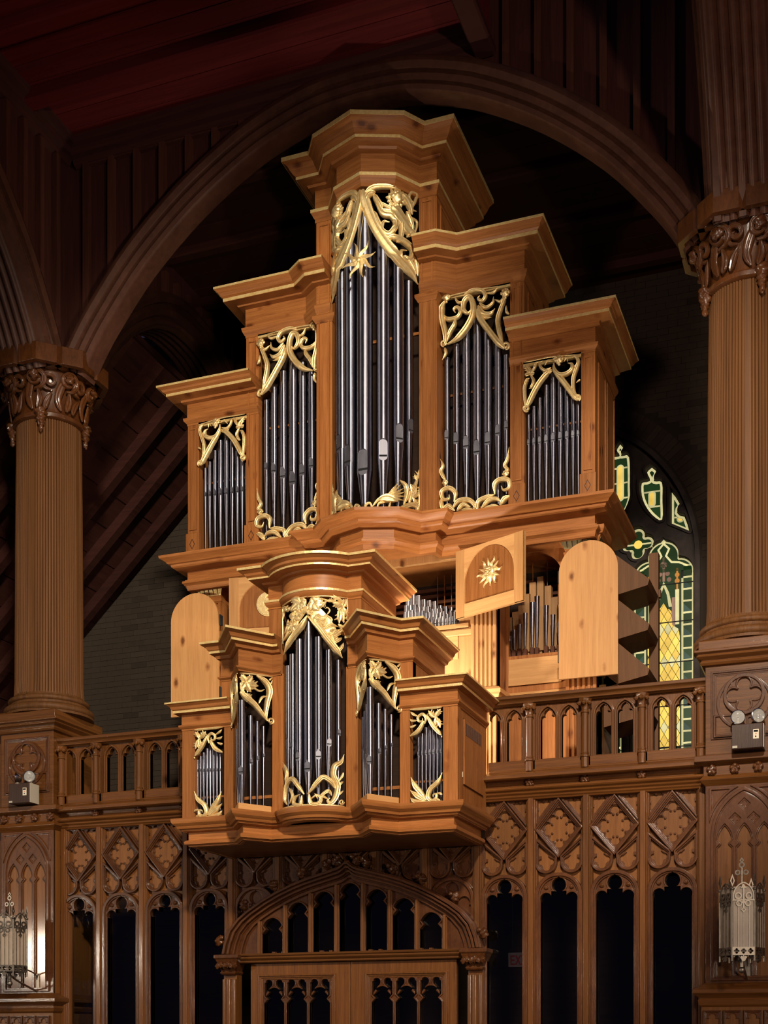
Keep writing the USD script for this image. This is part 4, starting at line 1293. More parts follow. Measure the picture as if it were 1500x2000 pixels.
def organ_pipe(x, y, r, z0, zm, zt, label, group=None, style='round', turn=0.0, name='organ_pipe'):
    """a flue pipe: tapering foot, pressed lower lip, dark mouth, upper lip, open tube"""
    p = thing(name, label, 'organ pipe', (x, y, z0), group)
    n = 28 if r > .03 else 20
    a = r * .64
    hl = {'round': a * 3.2, 'ogive': a * 2.0, 'plain': a * 2.4}[style]
    lip = sbox(-a, zm - 1e-3, a, zm + hl)
    if style == 'round':
        lip = lip.union(disc(0, zm + hl, a, 8))
    elif style == 'ogive':
        lip = lip.union(Polygon([(-a, zm + hl - 1e-4), (a, zm + hl - 1e-4), (a * .5, zm + hl + a * .55), (0, zm + hl + a * 1.5), (-a * .5, zm + hl + a * .55)]))
    else:
        lip = lip.union(Polygon([(-a, zm + hl - 1e-4), (a, zm + hl - 1e-4), (a * .5, zm + hl + a * 1.6), (-a * .5, zm + hl + a * 1.6)]))
    body = m3.Manifold.cylinder(zt - zm, r, r, n).translate((0, 0, zm)) - m3.Manifold.cylinder(.12, r * .93, r * .93, n).translate((0, 0, zt - .11)) - to_m(ext(lip, -r * 2, -r * .74))
    low = disc(0, zm, a, 8).intersection(sbox(-1, 0, 1, zm + .001))
    foot = m3.Manifold.cylinder(zm - z0, max(r * .28, .006), r, n).translate((0, 0, z0)) - to_m(ext(low, -r * 2, -r * .76))

    def put(m):
        return moved(turned(m, turn), (x, y, 0))
    part(p, 'body', put(body), 'pipe_metal', smooth=35)
    part(p, 'foot', put(foot), 'pipe_metal', smooth=35)
    part(p, 'mouth', put(box(-a * .96, a * .96, -r * .79, -r * .70, zm + .001, zm + a * .42)), 'black_slot')
    part(p, 'upper_lip', put(ext(lip.buffer(-a * .05).difference(sbox(-1, 0, 1, zm + a * .45)), -r * .775, -r * .73)), 'pipe_lip')
    part(p, 'lower_lip', put(ext(low.buffer(-a * .04), -r * .80, -r * .75)), 'pipe_lip')
    return p


def cornice(parent, path, prof, gold, both=True, name='cornice', look='cedar_level'):
    """an entablature on the plan outline, with strips of gold leaf; mirrored on the other side of the organ when both"""
    for s in ((1, -1) if both else (1,)):
        pth = path if s > 0 else mirror_path(path)
        c = part(parent, name, sweep(pth, prof), look, smooth=25)
        for d, za, zb in gold:
            part(c, 'gilt_strip', sweep(pth, [(d - .012, za), (d + .004, za), (d + .004, zb), (d - .012, zb)]), 'gold_strip')


def two(parent, name, m, look, smooth=False, label=None):
    part(parent, name, m, look, smooth, label)
    part(parent, name, mirror(m), look, smooth, label)


# ------------------------------------------------------------------ the great organ case on the gallery
OC = thing('organ_case', 'tall cedar organ case with gilded carvings, five pipe fields and a pointed centre tower', 'organ case', (0, .74, GZ))
YM, YP, YK = 0.74, 0.60, 1.80
TOWER = [(-.5, .6), (-.325, .33), (0, .2), (.325, .33), (.5, .6)]
# entablatures
prof_out = [(0, 8.50), (0, 8.518), (.012, 8.53), (.03, 8.548), (.036, 8.576), (.0, 8.58), (0, 8.742), (.05, 8.75), (.055, 8.772), (.08, 8.775), (.125, 8.782), (.17, 8.782), (.17, 8.812), (.20, 8.825), (.215, 8.845), (.25, 8.862), (.25, 8.882), (-.10, 8.90), (-.10, 8.50)]
cornice(OC, [(1.435, YM), (2.325, YM), (2.325, YK)], prof_out, [(.17, 8.784, 8.812), (.25, 8.862, 8.884)])
prof_in = [(0, 9.355), (0, 9.375), (.012, 9.39), (.03, 9.425), (.036, 9.458), (0, 9.462), (0, 9.672), (.06, 9.682), (.07, 9.695), (.10, 9.698), (.18, 9.700), (.18, 9.736), (.205, 9.752), (.225, 9.785), (.26, 9.818), (.26, 9.838), (-.10, 9.85), (-.10, 9.355)]
cornice(OC, [(.50, YP), (.674, YP), (.86, YM), (1.592, YM), (1.592, YK)], prof_in, [(.18, 9.702, 9.736), (.26, 9.816, 9.839)])
prof_tow = [(0, 10.36), (0, 10.394), (.012, 10.41), (.034, 10.454), (.034, 10.486), (0, 10.49), (0, 10.700), (.055, 10.712), (.065, 10.735), (.12, 10.745), (.152, 10.764), (.152, 10.793), (.175, 10.81), (.205, 10.85), (.225, 10.885), (.27, 10.914), (.27, 10.956), (-.10, 10.97), (-.10, 10.36)]
tp = [(-.69, YK), (-.69, YP)] + TOWER + [(.69, YP), (.69, YK)]
cornice(OC, tp, prof_tow, [(.034, 10.454, 10.488), (.152, 10.764, 10.794), (.27, 10.914, 10.958)], both=False)
# impost: the long moulding below the pipe fields
IMP = [(-2.32, YK), (-2.32, YM), (-.70, YM), (-.68, YP), (-.5, YP), (-.30, .37), (0, .265), (.30, .37), (.5, YP), (.68, YP), (.70, YM), (2.32, YM), (2.32, YK)]
prof_imp = [(-.05, 6.64), (.0, 6.64), (.012, 6.69), (.045, 6.712), (.045, 6.735), (.022, 6.745), (.022, 6.755), (0, 6.758), (0, 6.852), (.05, 6.862), (.12, 6.868), (.135, 6.880), (.14, 6.900), (.165, 6.906), (.185, 6.93), (.235, 6.958), (.24, 6.986), (-.05, 6.995)]
cornice(OC, IMP, prof_imp, [], both=False, name='impost')
part(OC, 'impost_floor', extz(Polygon(offset_path(IMP, -.03)), 6.70, 6.98), 'cedar_plain')
# lids
for g, z in ((Polygon(offset_path(tp, .2)), 10.93), ):
    part(OC, 'top_board', extz(g, z, z + .03), 'cedar_plain')
two(OC, 'top_board', box(.5, 1.59, YM, YK, 9.82, 9.84), 'cedar_plain')
two(OC, 'top_board', box(1.43, 2.32, YM, YK, 8.87, 8.89), 'cedar_plain')


def stile(parent, x0, x1, y, z0, z1, block=True, inset=True, dep=.10):
    st = None
    for s in (1, -1):
        f = (lambda m: m) if s > 0 else mirror
        st = part(parent, 'stile', f(box(x0, x1, y + .006, y + dep, z0, z1, .003)), 'cedar_upright')
        w = x1 - x0
        if inset:
            g = sbox(x0 + .028, z0 + (.33 if block else .10), x1 - .028, z1 - .06)
            part(st, 'bead', f(ext(g.difference(g.buffer(-.012, join_style=2)), y - .006, y + .004)), 'cedar_upright')
        if block:
            part(st, 'plinth_block', f(box(x0 - .012, x1 + .012, y - .022, y + .03, z0, z0 + .29, .004)), 'cedar_upright')
            d = Polygon([((x0 + x1) / 2 + a, z0 + .165 + b) for a, b in ((-.034, 0), (0, .06), (.034, 0), (0, -.06))])
            part(st, 'diamond_inlay', f(ext(d.difference(d.buffer(-.006, join_style=2)), y - .024, y - .015)), 'inlay_dark')


stile(OC, 2.178, 2.322, YM, 6.985, 8.52)
stile(OC, 1.437, 1.588, YM, 6.985, 9.37)
stile(OC, .492, .674, YP, 6.985, 10.38, block=False)
two(OC, 'pier_side', box(.655, .682, YP + .02, YM + .12, 6.985, 9.37), 'cedar_upright')
two(OC, 'pier_capital', sweep([(.485, YP + .1), (.485, YP), (.682, YP), (.682, YP + .1)], [(-.02, 9.27), (.0, 9.27), (.012, 9.29), (.03, 9.315), (.03, 9.345), (.012, 9.36), (-.02, 9.36)]), 'cedar_level')
# side walls with frames and fields, backs and dark interior
sd = []
for s in (1, -1):
    f = (lambda m: m) if s > 0 else mirror
    w = part(OC, 'side_wall', f(box(2.27, 2.315, YM + .02, YK, 6.985, 8.88)), 'cedar_upright')
    for a, b in ((YM + .16, YM + .52), (YM + .60, YK - .06)):
        g = Polygon([(a, 7.10), (b, 7.10), (b, 8.46), (a, 8.46)])
        part(w, 'side_panel', f(extx(g, 2.312, 2.322)), 'cedar_upright')
        part(w, 'panel_bead', f(extx(g.difference(g.buffer(-.02, join_style=2)), 2.318, 2.330)), 'cedar_upright')
    w = part(OC, 'upper_side_wall', f(box(1.55, 1.585, YM + .02, YK, 8.88, 9.83)), 'cedar_upright')
    g = Polygon([(YM + .16, 8.93), (YK - .1, 8.93), (YK - .1, 9.32), (YM + .16, 9.32)])
    part(w, 'side_panel', f(extx(g.difference(g.buffer(-.02, join_style=2)), 1.58, 1.596)), 'cedar_upright')
    w = part(OC, 'tower_side_wall', f(box(.655, .684, YP + .02, YK, 9.82, 10.95)), 'cedar_upright')
    g = Polygon([(YP + .14, 9.88), (YK - .1, 9.88), (YK - .1, 10.33), (YP + .14, 10.33)])
    part(w, 'side_panel', f(extx(g.difference(g.buffer(-.02, join_style=2)), .68, .692)), 'cedar_upright')
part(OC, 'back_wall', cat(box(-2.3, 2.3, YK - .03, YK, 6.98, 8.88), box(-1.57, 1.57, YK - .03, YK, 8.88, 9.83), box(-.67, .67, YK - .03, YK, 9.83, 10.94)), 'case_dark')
part(OC, 'inner_lining', cat(box(-2.26, 2.26, 1.16, 1.18, 6.99, 8.86), box(-1.54, 1.54, 1.16, 1.18, 8.86, 9.80), box(-.65, .65, 1.16, 1.18, 9.80, 10.92)), 'case_dark')  # dark sheets added behind the pipes for the shaded case interior
two(OC, 'pipe_stay', box(.68, 1.44, .94, .965, 8.40, 8.425), 'cedar_plain')
two(OC, 'pipe_stay', box(1.58, 2.18, .90, .92, 7.88, 7.90), 'cedar_plain')
part(OC, 'pipe_stay', box(-.5, .5, .76, .785, 9.03, 9.06), 'cedar_plain')
two(OC, 'rack_board', box(.68, 1.44, .96, .985, 7.18, 7.20), 'cedar_plain')
two(OC, 'rack_board', box(1.58, 2.18, .92, .945, 7.13, 7.15), 'cedar_plain')
two(OC, 'pipe_sill', box(.68, 1.44, YM + .02, 1.1, 6.97, 7.0), 'cedar_plain')
two(OC, 'pipe_sill', box(1.58, 2.18, YM + .01, 1.1, 6.97, 7.01), 'cedar_plain')
for q in (box(1.58, 2.18, YM + .0, YM + .03, 8.47, 8.52), box(.68, 1.44, YM + .0, YM + .03, 9.33, 9.37)):
    two(OC, 'shade_rail', q, 'gold_strip', label='thin gilded rail over the carved pipe shade')

# gilded carvings
mA = on_plane((.6, .725), (1.5, .725), (820, 560), 3.409)
A = carve(mA, [
    ([(185, 385), (250, 345), (310, 275), (350, 195), (355, 120), (332, 72), (298, 95), (290, 150), (318, 178), (340, 160)], [30, 44, 44, 42, 38, 36, 34, 30, 24]),
    ([(170, 395), (172, 320), (152, 235), (146, 150), (172, 92)], [26, 40, 40, 44, 30]), ([(180, 370), (205, 300), (232, 255), (240, 215)], [18, 30, 30, 20]),
    ([(152, 190), (190, 218), (248, 206), (272, 168), (252, 138), (228, 152), (238, 176)], [30, 30, 26, 22, 16]),
    ([(234, 72), (258, 108), (300, 96)], [10, 22, 8]), ([(292, 64), (345, 30), (410, 28), (438, 62), (418, 96), (390, 84), (400, 62)], [26, 28, 28, 26, 20, 16]),
    ([(168, 408), (174, 448), (150, 490)], [22, 20, 6]), (spiral(163, 380, 24, 5, 90, 1.3), 15),
    ([(384, 150), (402, 212), (450, 280), (518, 368), (566, 414)], [34, 40, 40, 40, 40]), (spiral(572, 394, 26, 6, 90, -1.3), 17),
    ([(388, 128), (418, 178), (470, 182), (502, 148)], [34, 36, 28, 8]), ([(398, 112), (440, 142), (486, 112), (492, 68)], [24, 26, 20, 8]), ([(395, 150), (430, 205), (480, 205)], [24, 24, 6]),
    ([(556, 392), (532, 305), (520, 222), (540, 150), (562, 92), (576, 40)], [26, 36, 34, 30, 26, 20]), ([(576, 128), (578, 168), (597, 186)], [12, 20, 14]), ([(440, 44), (490, 42), (522, 8)], [8, 20, 8]), ([(500, 88), (540, 102), (558, 70)], [8, 22, 12]),
    ([(135, 82), (250, 52), (380, 24), (520, 0)], 10)],
    heads=[((178, 78), 24), ((570, 48), 26)])
mB = on_plane((1.5, .73), (2.2, .73), (980, 560), 5.357)
B = carve(mB, [
    ([(524, 870), (455, 930), (392, 1010), (340, 1100), (290, 1205), (266, 1270)], [40, 56, 58, 58, 56, 50]), (spiral(262, 1278, 36, 8, 60, 1.4), 24),
    ([(256, 1270), (246, 1180), (242, 1060), (266, 985), (292, 960)], [30, 38, 40, 38, 20]),
    ([(300, 925), (335, 985), (312, 1050), (284, 1072)], [24, 38, 32, 8]), ([(320, 900), (345, 850), (362, 805), (396, 788)], [24, 34, 28, 10]),
    ([(520, 850), (462, 882), (412, 850), (400, 802), (432, 780)], [30, 34, 30, 26, 10]), ([(520, 782), (482, 782), (448, 832)], [24, 30, 10]), ([(528, 890), (470, 915), (430, 898)], [20, 26, 8]), ([(235, 795), (380, 765), (520, 738), (820, 712)], 14),
    ([(545, 800), (552, 870), (602, 922), (680, 912), (736, 862), (732, 812), (692, 800)], [30, 44, 50, 50, 46, 36, 14]),
    ([(540, 885), (622, 965), (692, 1055), (762, 1150), (792, 1185)], [40, 58, 60, 58, 50]), (spiral(793, 1168, 36, 8, 60, -1.4), 24),
    ([(800, 1170), (752, 1080), (750, 960), (782, 860), (802, 780), (772, 735), (736, 746)], [28, 40, 46, 44, 40, 32, 10]), ([(692, 792), (682, 748), (652, 790)], [8, 20, 8]), ([(780, 1010), (812, 985), (825, 978)], [8, 22, 16]), ([(740, 862), (792, 800)], [16, 8]), ([(535, 765), (600, 735), (645, 762)], [20, 34, 12])],
    lobes=[((300, 915), [(248, 825), (242, 930), (345, 905), (290, 850)], 48)], heads=[((602, 772), 40)])
TI = [(-.49, .61), (-.315, .345), (0, .215), (.315, .345), (.49, .61)]
mC = polyline_map(TI, (500, 180), 3.0)
C = carve(mC, [
    ([(626, 572), (640, 640), (668, 720), (708, 806), (766, 892), (838, 978), (908, 1058), (946, 1128)], [46, 66, 60, 58, 66, 78, 66, 14]),
    ([(700, 640), (742, 712), (796, 728), (818, 780), (780, 832), (738, 806), (748, 762), (782, 764)], [34, 36, 36, 34, 32, 28, 22, 14]), ([(640, 590), (692, 562), (770, 556), (855, 576)], [30, 34, 28, 12]), ([(688, 598), (718, 650), (742, 692)], [30, 38, 20]),
    ([(800, 672), (850, 742), (886, 796), (934, 846)], [96, 76, 84, 40]), ([(852, 600), (890, 650), (912, 720)], [40, 50, 24]), ([(690, 700), (712, 760), (760, 850)], [30, 36, 24]), ([(880, 700), (905, 770), (915, 830)], [26, 40, 20]), ([(640, 640), (662, 600), (700, 588)], [30, 40, 24]), ([(802, 692), (748, 662), (714, 640)], [28, 22, 12]), ([(806, 704), (742, 694), (708, 676)], [26, 20, 10]), ([(850, 745), (852, 806), (842, 868), (818, 882)], [36, 34, 24, 14]), ([(892, 792), (902, 830), (880, 852)], [40, 34, 14]),
    *[([(822 + 30 * math.cos(t), 628 + 30 * math.sin(t)), (822 + (56 + 8 * (q % 2)) * math.cos(t + .15), 628 + (58 + 8 * (q % 2)) * math.sin(t + .15))], [26, 24, 8]) for q, t in enumerate(np.arange(14) * 2 * PI / 14)],
    ([(930, 832), (942, 764), (902, 732), (900, 692), (938, 700)], 16), ([(906, 692), (930, 642), (940, 602), (908, 590), (896, 620), (918, 648)], 19),
    ([(770, 862), (806, 852), (872, 882), (916, 930), (900, 982), (852, 972), (848, 932), (882, 930)], [34, 38, 40, 38, 34, 28, 22, 14]), (spiral(772, 858, 22, 5, 0, 1.4), 14), ([(926, 960), (938, 1020), (946, 1080)], [20, 34, 10]), ([(866, 960), (906, 1010), (936, 1070)], [30, 34, 20])],
    heads=[((822, 628), 34)])
mD = polyline_map([(x, y + .012) for x, y in TI], (640, 940), 5.0)
Dd = carve(mD, [
    ([(540, 296), (440, 302), (380, 282), (370, 238), (408, 214), (428, 246), (404, 270)], [30, 32, 30, 28, 24, 20, 12]), ([(436, 250), (500, 178), (566, 160)], [16, 32, 36]), ([(490, 184), (580, 166), (682, 196)], [40, 92, 40]), ([(478, 280), (500, 220), (560, 205)], [12, 24, 30]),
    ([(612, 210), (592, 270), (552, 296)], [26, 18, 14]), ([(540, 298), (680, 286), (760, 246), (828, 232), (872, 268), (850, 312), (816, 300), (832, 272)], [26, 44, 50, 46, 38, 30, 22, 12]),
    ([(700, -10), (758, 42), (772, 130), (738, 232)], [20, 44, 50, 36]), ([(790, 222), (812, 130), (852, 40), (884, -66)], [36, 40, 36, 12]), ([(880, 300), (890, 200), (884, 60)], [16, 24, 12])] +
    [([(570, 168), ((570 + a) / 2 + 6, (168 + b) / 2 - 4), (a, b)], [30, 26, 6]) for a, b in ((692, 6), (712, 32), (738, 70), (756, 104), (758, 146), (742, 190))],
    lobes=[((824, 160), [(888, 108), (884, 236), (800, 30), (862, 20), (780, 100)], 40), ((860, 0), [(884, -110), (840, -60)], 30)])
mE = on_plane((.6, .72), (1.5, .72), (580, 560), 3.571)
Ee = carve(mE, [
    ([(1036, 1352), (1006, 1292), (1020, 1250), (1000, 1202)], [30, 26, 22, 6]), ([(1098, 1502), (1106, 1440), (1062, 1406), (1012, 1430), (1020, 1482), (1060, 1482), (1064, 1452)], [26, 34, 34, 32, 26, 20, 14]), ([(1012, 1572), (1058, 1534), (1104, 1566)], [30, 42, 20]), ([(1006, 1480), (1012, 1530), (1030, 1580)], [20, 32, 20]),
    ([(1088, 1546), (1130, 1496), (1200, 1490), (1246, 1532), (1228, 1566)], [26, 36, 36, 32, 16]), ([(1118, 1566), (1160, 1522), (1212, 1538)], [24, 34, 14]), ([(1150, 1560), (1190, 1552), (1232, 1556)], [20, 24, 14]),
    ([(1260, 1566), (1266, 1502), (1320, 1472), (1378, 1452)], [20, 34, 36, 24]), ([(1288, 1546), (1340, 1492), (1392, 1482), (1424, 1502)], [24, 34, 30, 14]), ([(1300, 1552), (1360, 1532), (1410, 1530)], [20, 28, 14]), ([(1382, 1450), (1380, 1380), (1420, 1346), (1476, 1352), (1482, 1402), (1442, 1420), (1426, 1390)], [26, 36, 36, 34, 26, 20, 12]),
    ([(1418, 1526), (1450, 1482), (1486, 1462)], [30, 42, 20]), ([(1440, 1304), (1470, 1280), (1450, 1248), (1470, 1200), (1482, 1118)], [24, 26, 26, 24, 6])], heads=[((1034, 1372), 18), ((1456, 1308), 20)])
for s in (1, -1):
    f = (lambda m: m) if s > 0 else mirror
    for nm, m, lab in (('pipe_shade', A, 'gilded carved scrollwork over an inner pipe field'), ('pipe_shade', B, 'gilded carved scrollwork over an outer pipe field'), ('pipe_shade', C, 'gilded carving with a standing lion over the centre tower'), ('foot_carving', Dd, 'gilded carved bird and scrolls at the foot of the centre tower'), ('foot_carving', Ee, 'gilded carved scrolls at the foot of an inner pipe field')):
        part(OC, nm, f(m), 'gold_leaf', smooth=50, label=lab)


def fill(name, xs, tops, mouths, rs, y, z0, org, k, style):
    """the pipes of one field, seen at the given places on the plane y"""
    out = []
    for x, t, m, r in zip(xs, tops, mouths, rs):
        X, zt = at(org[0] + x / k, org[1] + t / k, y)
        _, zm = at(org[0] + x / k, org[1] + m / k, y)
        out.append((X, y + r, r, z0, zm, zt, style))
    return out


def plant(rows, where, group):
    for i, (x, y, r, z0, zm, zt, st, *tn) in enumerate(rows):
        organ_pipe(x, y, r, z0, zm, zt, f'{ORD[i]} metal pipe from the left in the {where}', group, st, tn[0] if tn else 0.0)


inner = fill('', [175, 237, 303, 375, 447, 515, 572], [470, 380, 285, 205, 290, 380, 450], [1005, 1032, 1062, 1100, 1037, 977, 940], [.034, .040, .045, .051, .045, .039, .031], .80, 7.0, (820, 560), 3.409, 'plain')
outer = fill('', [722, 757, 795, 838, 884, 932, 976, 1017, 1052], [850, 795, 738, 652, 575, 615, 675, 745, 780], [1045, 1041, 1036, 1028, 1020, 1011, 1001, 993, 986], [.020, .023, .025, .028, .031, .029, .026, .023, .020], .80, 7.01, (820, 560), 3.409, 'plain')


def flip(rows):
    return [(-r[0],) + tuple(r[1:7]) + tuple(-q for q in r[7:]) for r in reversed(rows)]


plant(flip(outer), 'outer left field of the tall case', 'facade pipes of the tall case')
plant(flip(inner), 'inner left field of the tall case', 'facade pipes of the tall case')
tw = []
for x, y, r, u, t, m, tn in ((0, .235, .082, 708, 398, 1275, 0), (.205, .305, .068, 748, 452, 1180, .35), (.352, .41, .060, 780, 505, 1060, .7), (.432, .545, .046, 806, 548, 1000, 1.0)):
    zt, zm = at(u, t, y)[1], at(u, 560 + m / 3.571, y)[1]
    tw.append((x - math.sin(tn) * r, y + math.cos(tn) * r, r, 6.99, zm, zt, 'round', tn))
plant(flip(tw[1:]) + tw, 'pointed centre tower of the tall case', 'facade pipes of the tall case')
plant(inner, 'inner right field of the tall case', 'facade pipes of the tall case')
plant(outer, 'outer right field of the tall case', 'facade pipes of the tall case')

# the gold star before the centre tower
st = thing('star', 'gold eight-pointed star with wavy rays hanging before the centre tower pipes', 'star', (at(700.5, 508, .05)[0], .05, at(700.5, 508, .05)[1]))
sx0, sz0 = at(700.5, 508, .05)
rays = []
for k in range(8):
    t = k * PI / 4 + .26
    L = .205 if k % 2 else .19
    d = np.array([math.cos(t), math.sin(t)]); n = np.array([-d[1], d[0]])
    cen = [d * L * q + n * .018 * math.sin(q * 2 * PI) * (0.9 if k % 2 else .6) for q in np.linspace(0, 1, 9)]
    wv = [.018, .026, .027, .024, .020, .016, .012, .007, .001]
    V, F = [], []
    for c_, w in zip(cen, wv):
        for q, dy in ((-1, .002), (0, -.014 * (w / .027 + .2)), (1, .002), (0, .008)):
            V.append((sx0 + c_[0] + n[0] * w * q, .05 + dy, sz0 + c_[1] + n[1] * w * q))
    for i in range(8):
        for j in range(4):
            a, b, c2, d2 = i * 4 + j, i * 4 + (j + 1) % 4, (i + 1) * 4 + (j + 1) % 4, (i + 1) * 4 + j
            F += [(a, b, c2), (a, c2, d2)]
    part(st, 'ray', (np.array(V), np.array(F)), 'gold_leaf')
part(st, 'boss', blob((sx0, .045, sz0), (.028, .02, .028), 2), 'gold_leaf', smooth=True)
part(st, 'hanger', tube([(sx0, .06, sz0), (sx0 - .004, .10, sz0 + .25), (sx0 + .01, .19, sz0 + .62)], .004, 6), 'gold_strip')

# ---- lower case behind the small organ
YL = 0.80
zb, zt_ = GZ, 6.70
LW_ = part(OC, 'lower_front', ext(sbox(-1.30, zb, 1.30, zt_).difference(sbox(-.87, 5.93, .87, 6.62)), YL, YL + .05), 'pale_upright')
part(OC, 'field_panel', cat(ext(sbox(.30, 5.56, .86, 5.80), YL - .012, YL + .01)), 'pale_level')
part(OC, 'field_panel', mirror(ext(sbox(.30, 5.56, .86, 5.80), YL - .012, YL + .01)), 'pale_level')
part(OC, 'toe_rail', cat(box(-.92, 1.03, YL - .035, YL + .02, 5.80, 5.86, .006), box(-.92, .98, YL - .02, YL + .02, 5.88, 5.93, .004)), 'pale_level')
part(OC, 'toe_board', cat(box(-.87, .87, YL + .02, 1.5, 5.915, 5.935)), 'toe_board')
# fluted pilasters
for s in (1, -1):
    f = (lambda m: m) if s > 0 else mirror
    fl = []
    x0, x1 = 1.015, 1.285
    pts = [(x0, YL - .05)]
    nfl = 5
    pw = (x1 - x0 - .04) / nfl
    for k in range(nfl):
        a = x0 + .02 + k * pw
        pts += [(a + .012, YL - .05), (a + .014, YL - .030), (a + pw - .014, YL - .030), (a + pw - .012, YL - .05)]
    pts += [(x1, YL - .05), (x1, YL + .02), (x0, YL + .02)]
    p = part(OC, 'fluted_pilaster', f(extz(Polygon(pts), zb + .2, 6.02)), 'pale_upright')
    part(OC, 'pilaster_head', f(box(x0 - .01, x1 + .01, YL - .06, YL + .03, 6.02, 6.70)), 'pale_upright')
    part(OC, 'return_wall', f(box(1.27, 1.30, YL, 1.2, zb, 6.70)), 'cedar_upright')
    # outer bay with an arched opening
    g = sbox(1.30, zb, 1.97, 6.70).difference(sbox(1.325, 5.62, 1.90, 6.40).union(disc(1.6125, 6.40, .2875, 20)))
    part(OC, 'arched_front', f(ext(g, 1.10, 1.15)), 'cedar_upright')
    part(OC, 'bay_panel', f(cat(ext(sbox(1.33, 5.30, 1.90, 5.58), 1.085, 1.11), ext(sbox(1.33, 5.30, 1.90, 5.43), 1.075, 1.11))), 'pale_level')
    part(OC, 'plinth_moulding', f(sweep([(.98, YL - .05), (1.30, YL - .05), (1.32, 1.08), (2.36, 1.08)], [(-.03, 5.10), (.02, 5.11), (.03, 5.14), (.05, 5.15), (.05, 5.19), (.02, 5.22), (-.03, 5.23)])), 'pale_level')
    # outer pilaster, its capital with gilt flutes
    px0, px1 = 1.985, 2.30
    pts = [(px0, .90)]
    pw = (px1 - px0 - .04) / 5
    for k in range(5):
        a = px0 + .02 + k * pw
        pts += [(a + .014, .90), (a + .018, .918), (a + pw - .018, .918), (a + pw - .014, .90)]
    pts += [(px1, .90), (px1, 1.2), (px0, 1.2)]
    part(OC, 'fluted_pilaster', f(extz(Polygon(pts), zb, 6.53)), 'cedar_upright')
    cp = part(OC, 'pilaster_capital', f(sweep([(px0, 1.2), (px0, .90), (px1, .90), (px1, 1.2)], [(-.05, 6.515), (.0, 6.515), (.015, 6.535), (.02, 6.565), (.005, 6.575), (.01, 6.595), (.05, 6.675), (.055, 6.690), (.08, 6.695), (.10, 6.735), (.10, 6.775), (-.05, 6.775)])), 'cedar_level')
    part(cp, 'gilt_band', f(sweep([(px0 + .01, .905), (px0 + .01, .90), (px1 - .01, .90), (px1, .905), (px1, 1.15)], [(.0, 6.597), (.016, 6.597), (.056, 6.673), (.04, 6.673)])), 'gold_strip' if s < 0 else 'shaded_gilt')  # right band coloured darker for the weaker light on it
    for k in range(6):
        xx = px0 + .02 + k * (px1 - px0 - .04) / 5
        part(cp, 'flute', f(cat(tube([(xx, .884, 6.605), (xx, .845, 6.670)], .005, 5))), 'inlay_dark')
    part(OC, 'lower_side_wall', f(box(2.27, 2.30, .95, YK, zb, 6.70)), 'cedar_upright')
    # round-headed shutter folded back over the pilaster
    hx0, hx1 = 1.945, 2.548
    g = sbox(hx0, 5.235, hx1, 6.31).union(disc((hx0 + hx1) / 2, 6.31, (hx1 - hx0) / 2, 24))
    sh = part(OC, 'shutter', f(ext(g, .765, .795)), 'pale_upright', label=f'round-headed knotty wooden shutter folded open on the {"right" if s > 0 else "left"}')
    for z in (5.42, 6.23):
        part(sh, 'hinge', f(cat(box(1.925, 1.95, .80, .84, z, z + .11), tube([(1.937, .79, z - .005), (1.937, .79, z + .115)], .009, 8))), 'lead_came')
    # square door swung out: sun on the right one, moon on the left one
    hinge, free = (.885, .70), ((1.69, .37) if s > 0 else (1.70, .57))
    W = math.hypot(free[0] - hinge[0], free[1] - hinge[1]); an = math.atan2(free[1] - hinge[1], free[0] - hinge[0])
    z0, z1 = 5.945, 6.64

    def hang(m):
        m = turned(m, an)
        m = moved(m, (hinge[0], hinge[1], 0))
        return m if s > 0 else mirror(m)
    full = sbox(0, z0, W, z1)
    mw = .115
    ar = sbox(mw, z0 + .13, W - mw, z1 - .355).union(disc(W / 2, z1 - .355, W / 2 - mw, 28).intersection(sbox(0, z0 + .13, W, z1 - .032)))
    dl = 'square door swung open with a gilded ' + ('sun' if s > 0 else 'crescent moon')
    dd = part(OC, 'door', hang(ext(full, -.012, .02)), 'pale_level', label=dl)
    part(dd, 'door_frame', hang(ext(full.difference(ar), -.026, -.010)), 'pale_level')
    part(dd, 'stile', hang(ext(sbox(0, z0, mw * .95, z1), -.030, -.010)), 'pale_upright')
    part(dd, 'stile', hang(ext(sbox(W - mw * .95, z0, W, z1), -.030, -.010)), 'pale_upright')
    part(dd, 'arched_field', hang(ext(ar.buffer(-.006), -.016, -.008)), 'cedar_upright')
    cxd, czd = W * (.5 if s > 0 else .455), z0 + .385
    if s > 0:
        em = []
        for k in range(12):
            t = k * PI / 6 + .1
            d = np.array([math.cos(t), math.sin(t)]); n = np.array([-d[1], d[0]])
            L, wv = (.15, .022) if k % 2 else (.165, .028)
            V, F = [], []
            for i, q in enumerate(np.linspace(.3, 1, 7)):
                c_ = d * L * q + n * (.012 * math.sin((q - .3) * 9) if k % 2 == 0 else 0)
                w = wv * (1 - (i / 6) ** 1.3) + .001
                for a, b in ((-1, -.018), (0, -.032), (1, -.018)):
                    V.append((cxd + c_[0] + n[0] * w * a, b, czd + c_[1] + n[1] * w * a))
            for i in range(6):
                for j in range(2):
                    a = i * 3 + j
                    F += [(a, a + 1, a + 4), (a, a + 4, a + 3)]
            em.append((np.array(V), np.array(F)))
        fc = [blob((cxd, -.022, czd), (.062, .026, .066), 2)] + [blob((cxd + a, -.046, czd + b), r, 1) for a, b, r in ((0, -.002, (.009, .012, .018)), (-.022, .016, (.010, .006, .006)), (.022, .016, (.010, .006, .006)), (0, -.03, (.018, .008, .006)), (-.03, -.012, (.016, .008, .014)), (.03, -.012, (.016, .008, .014)), (0, .036, (.03, .008, .010)), (0, -.048, (.014, .008, .009)))]
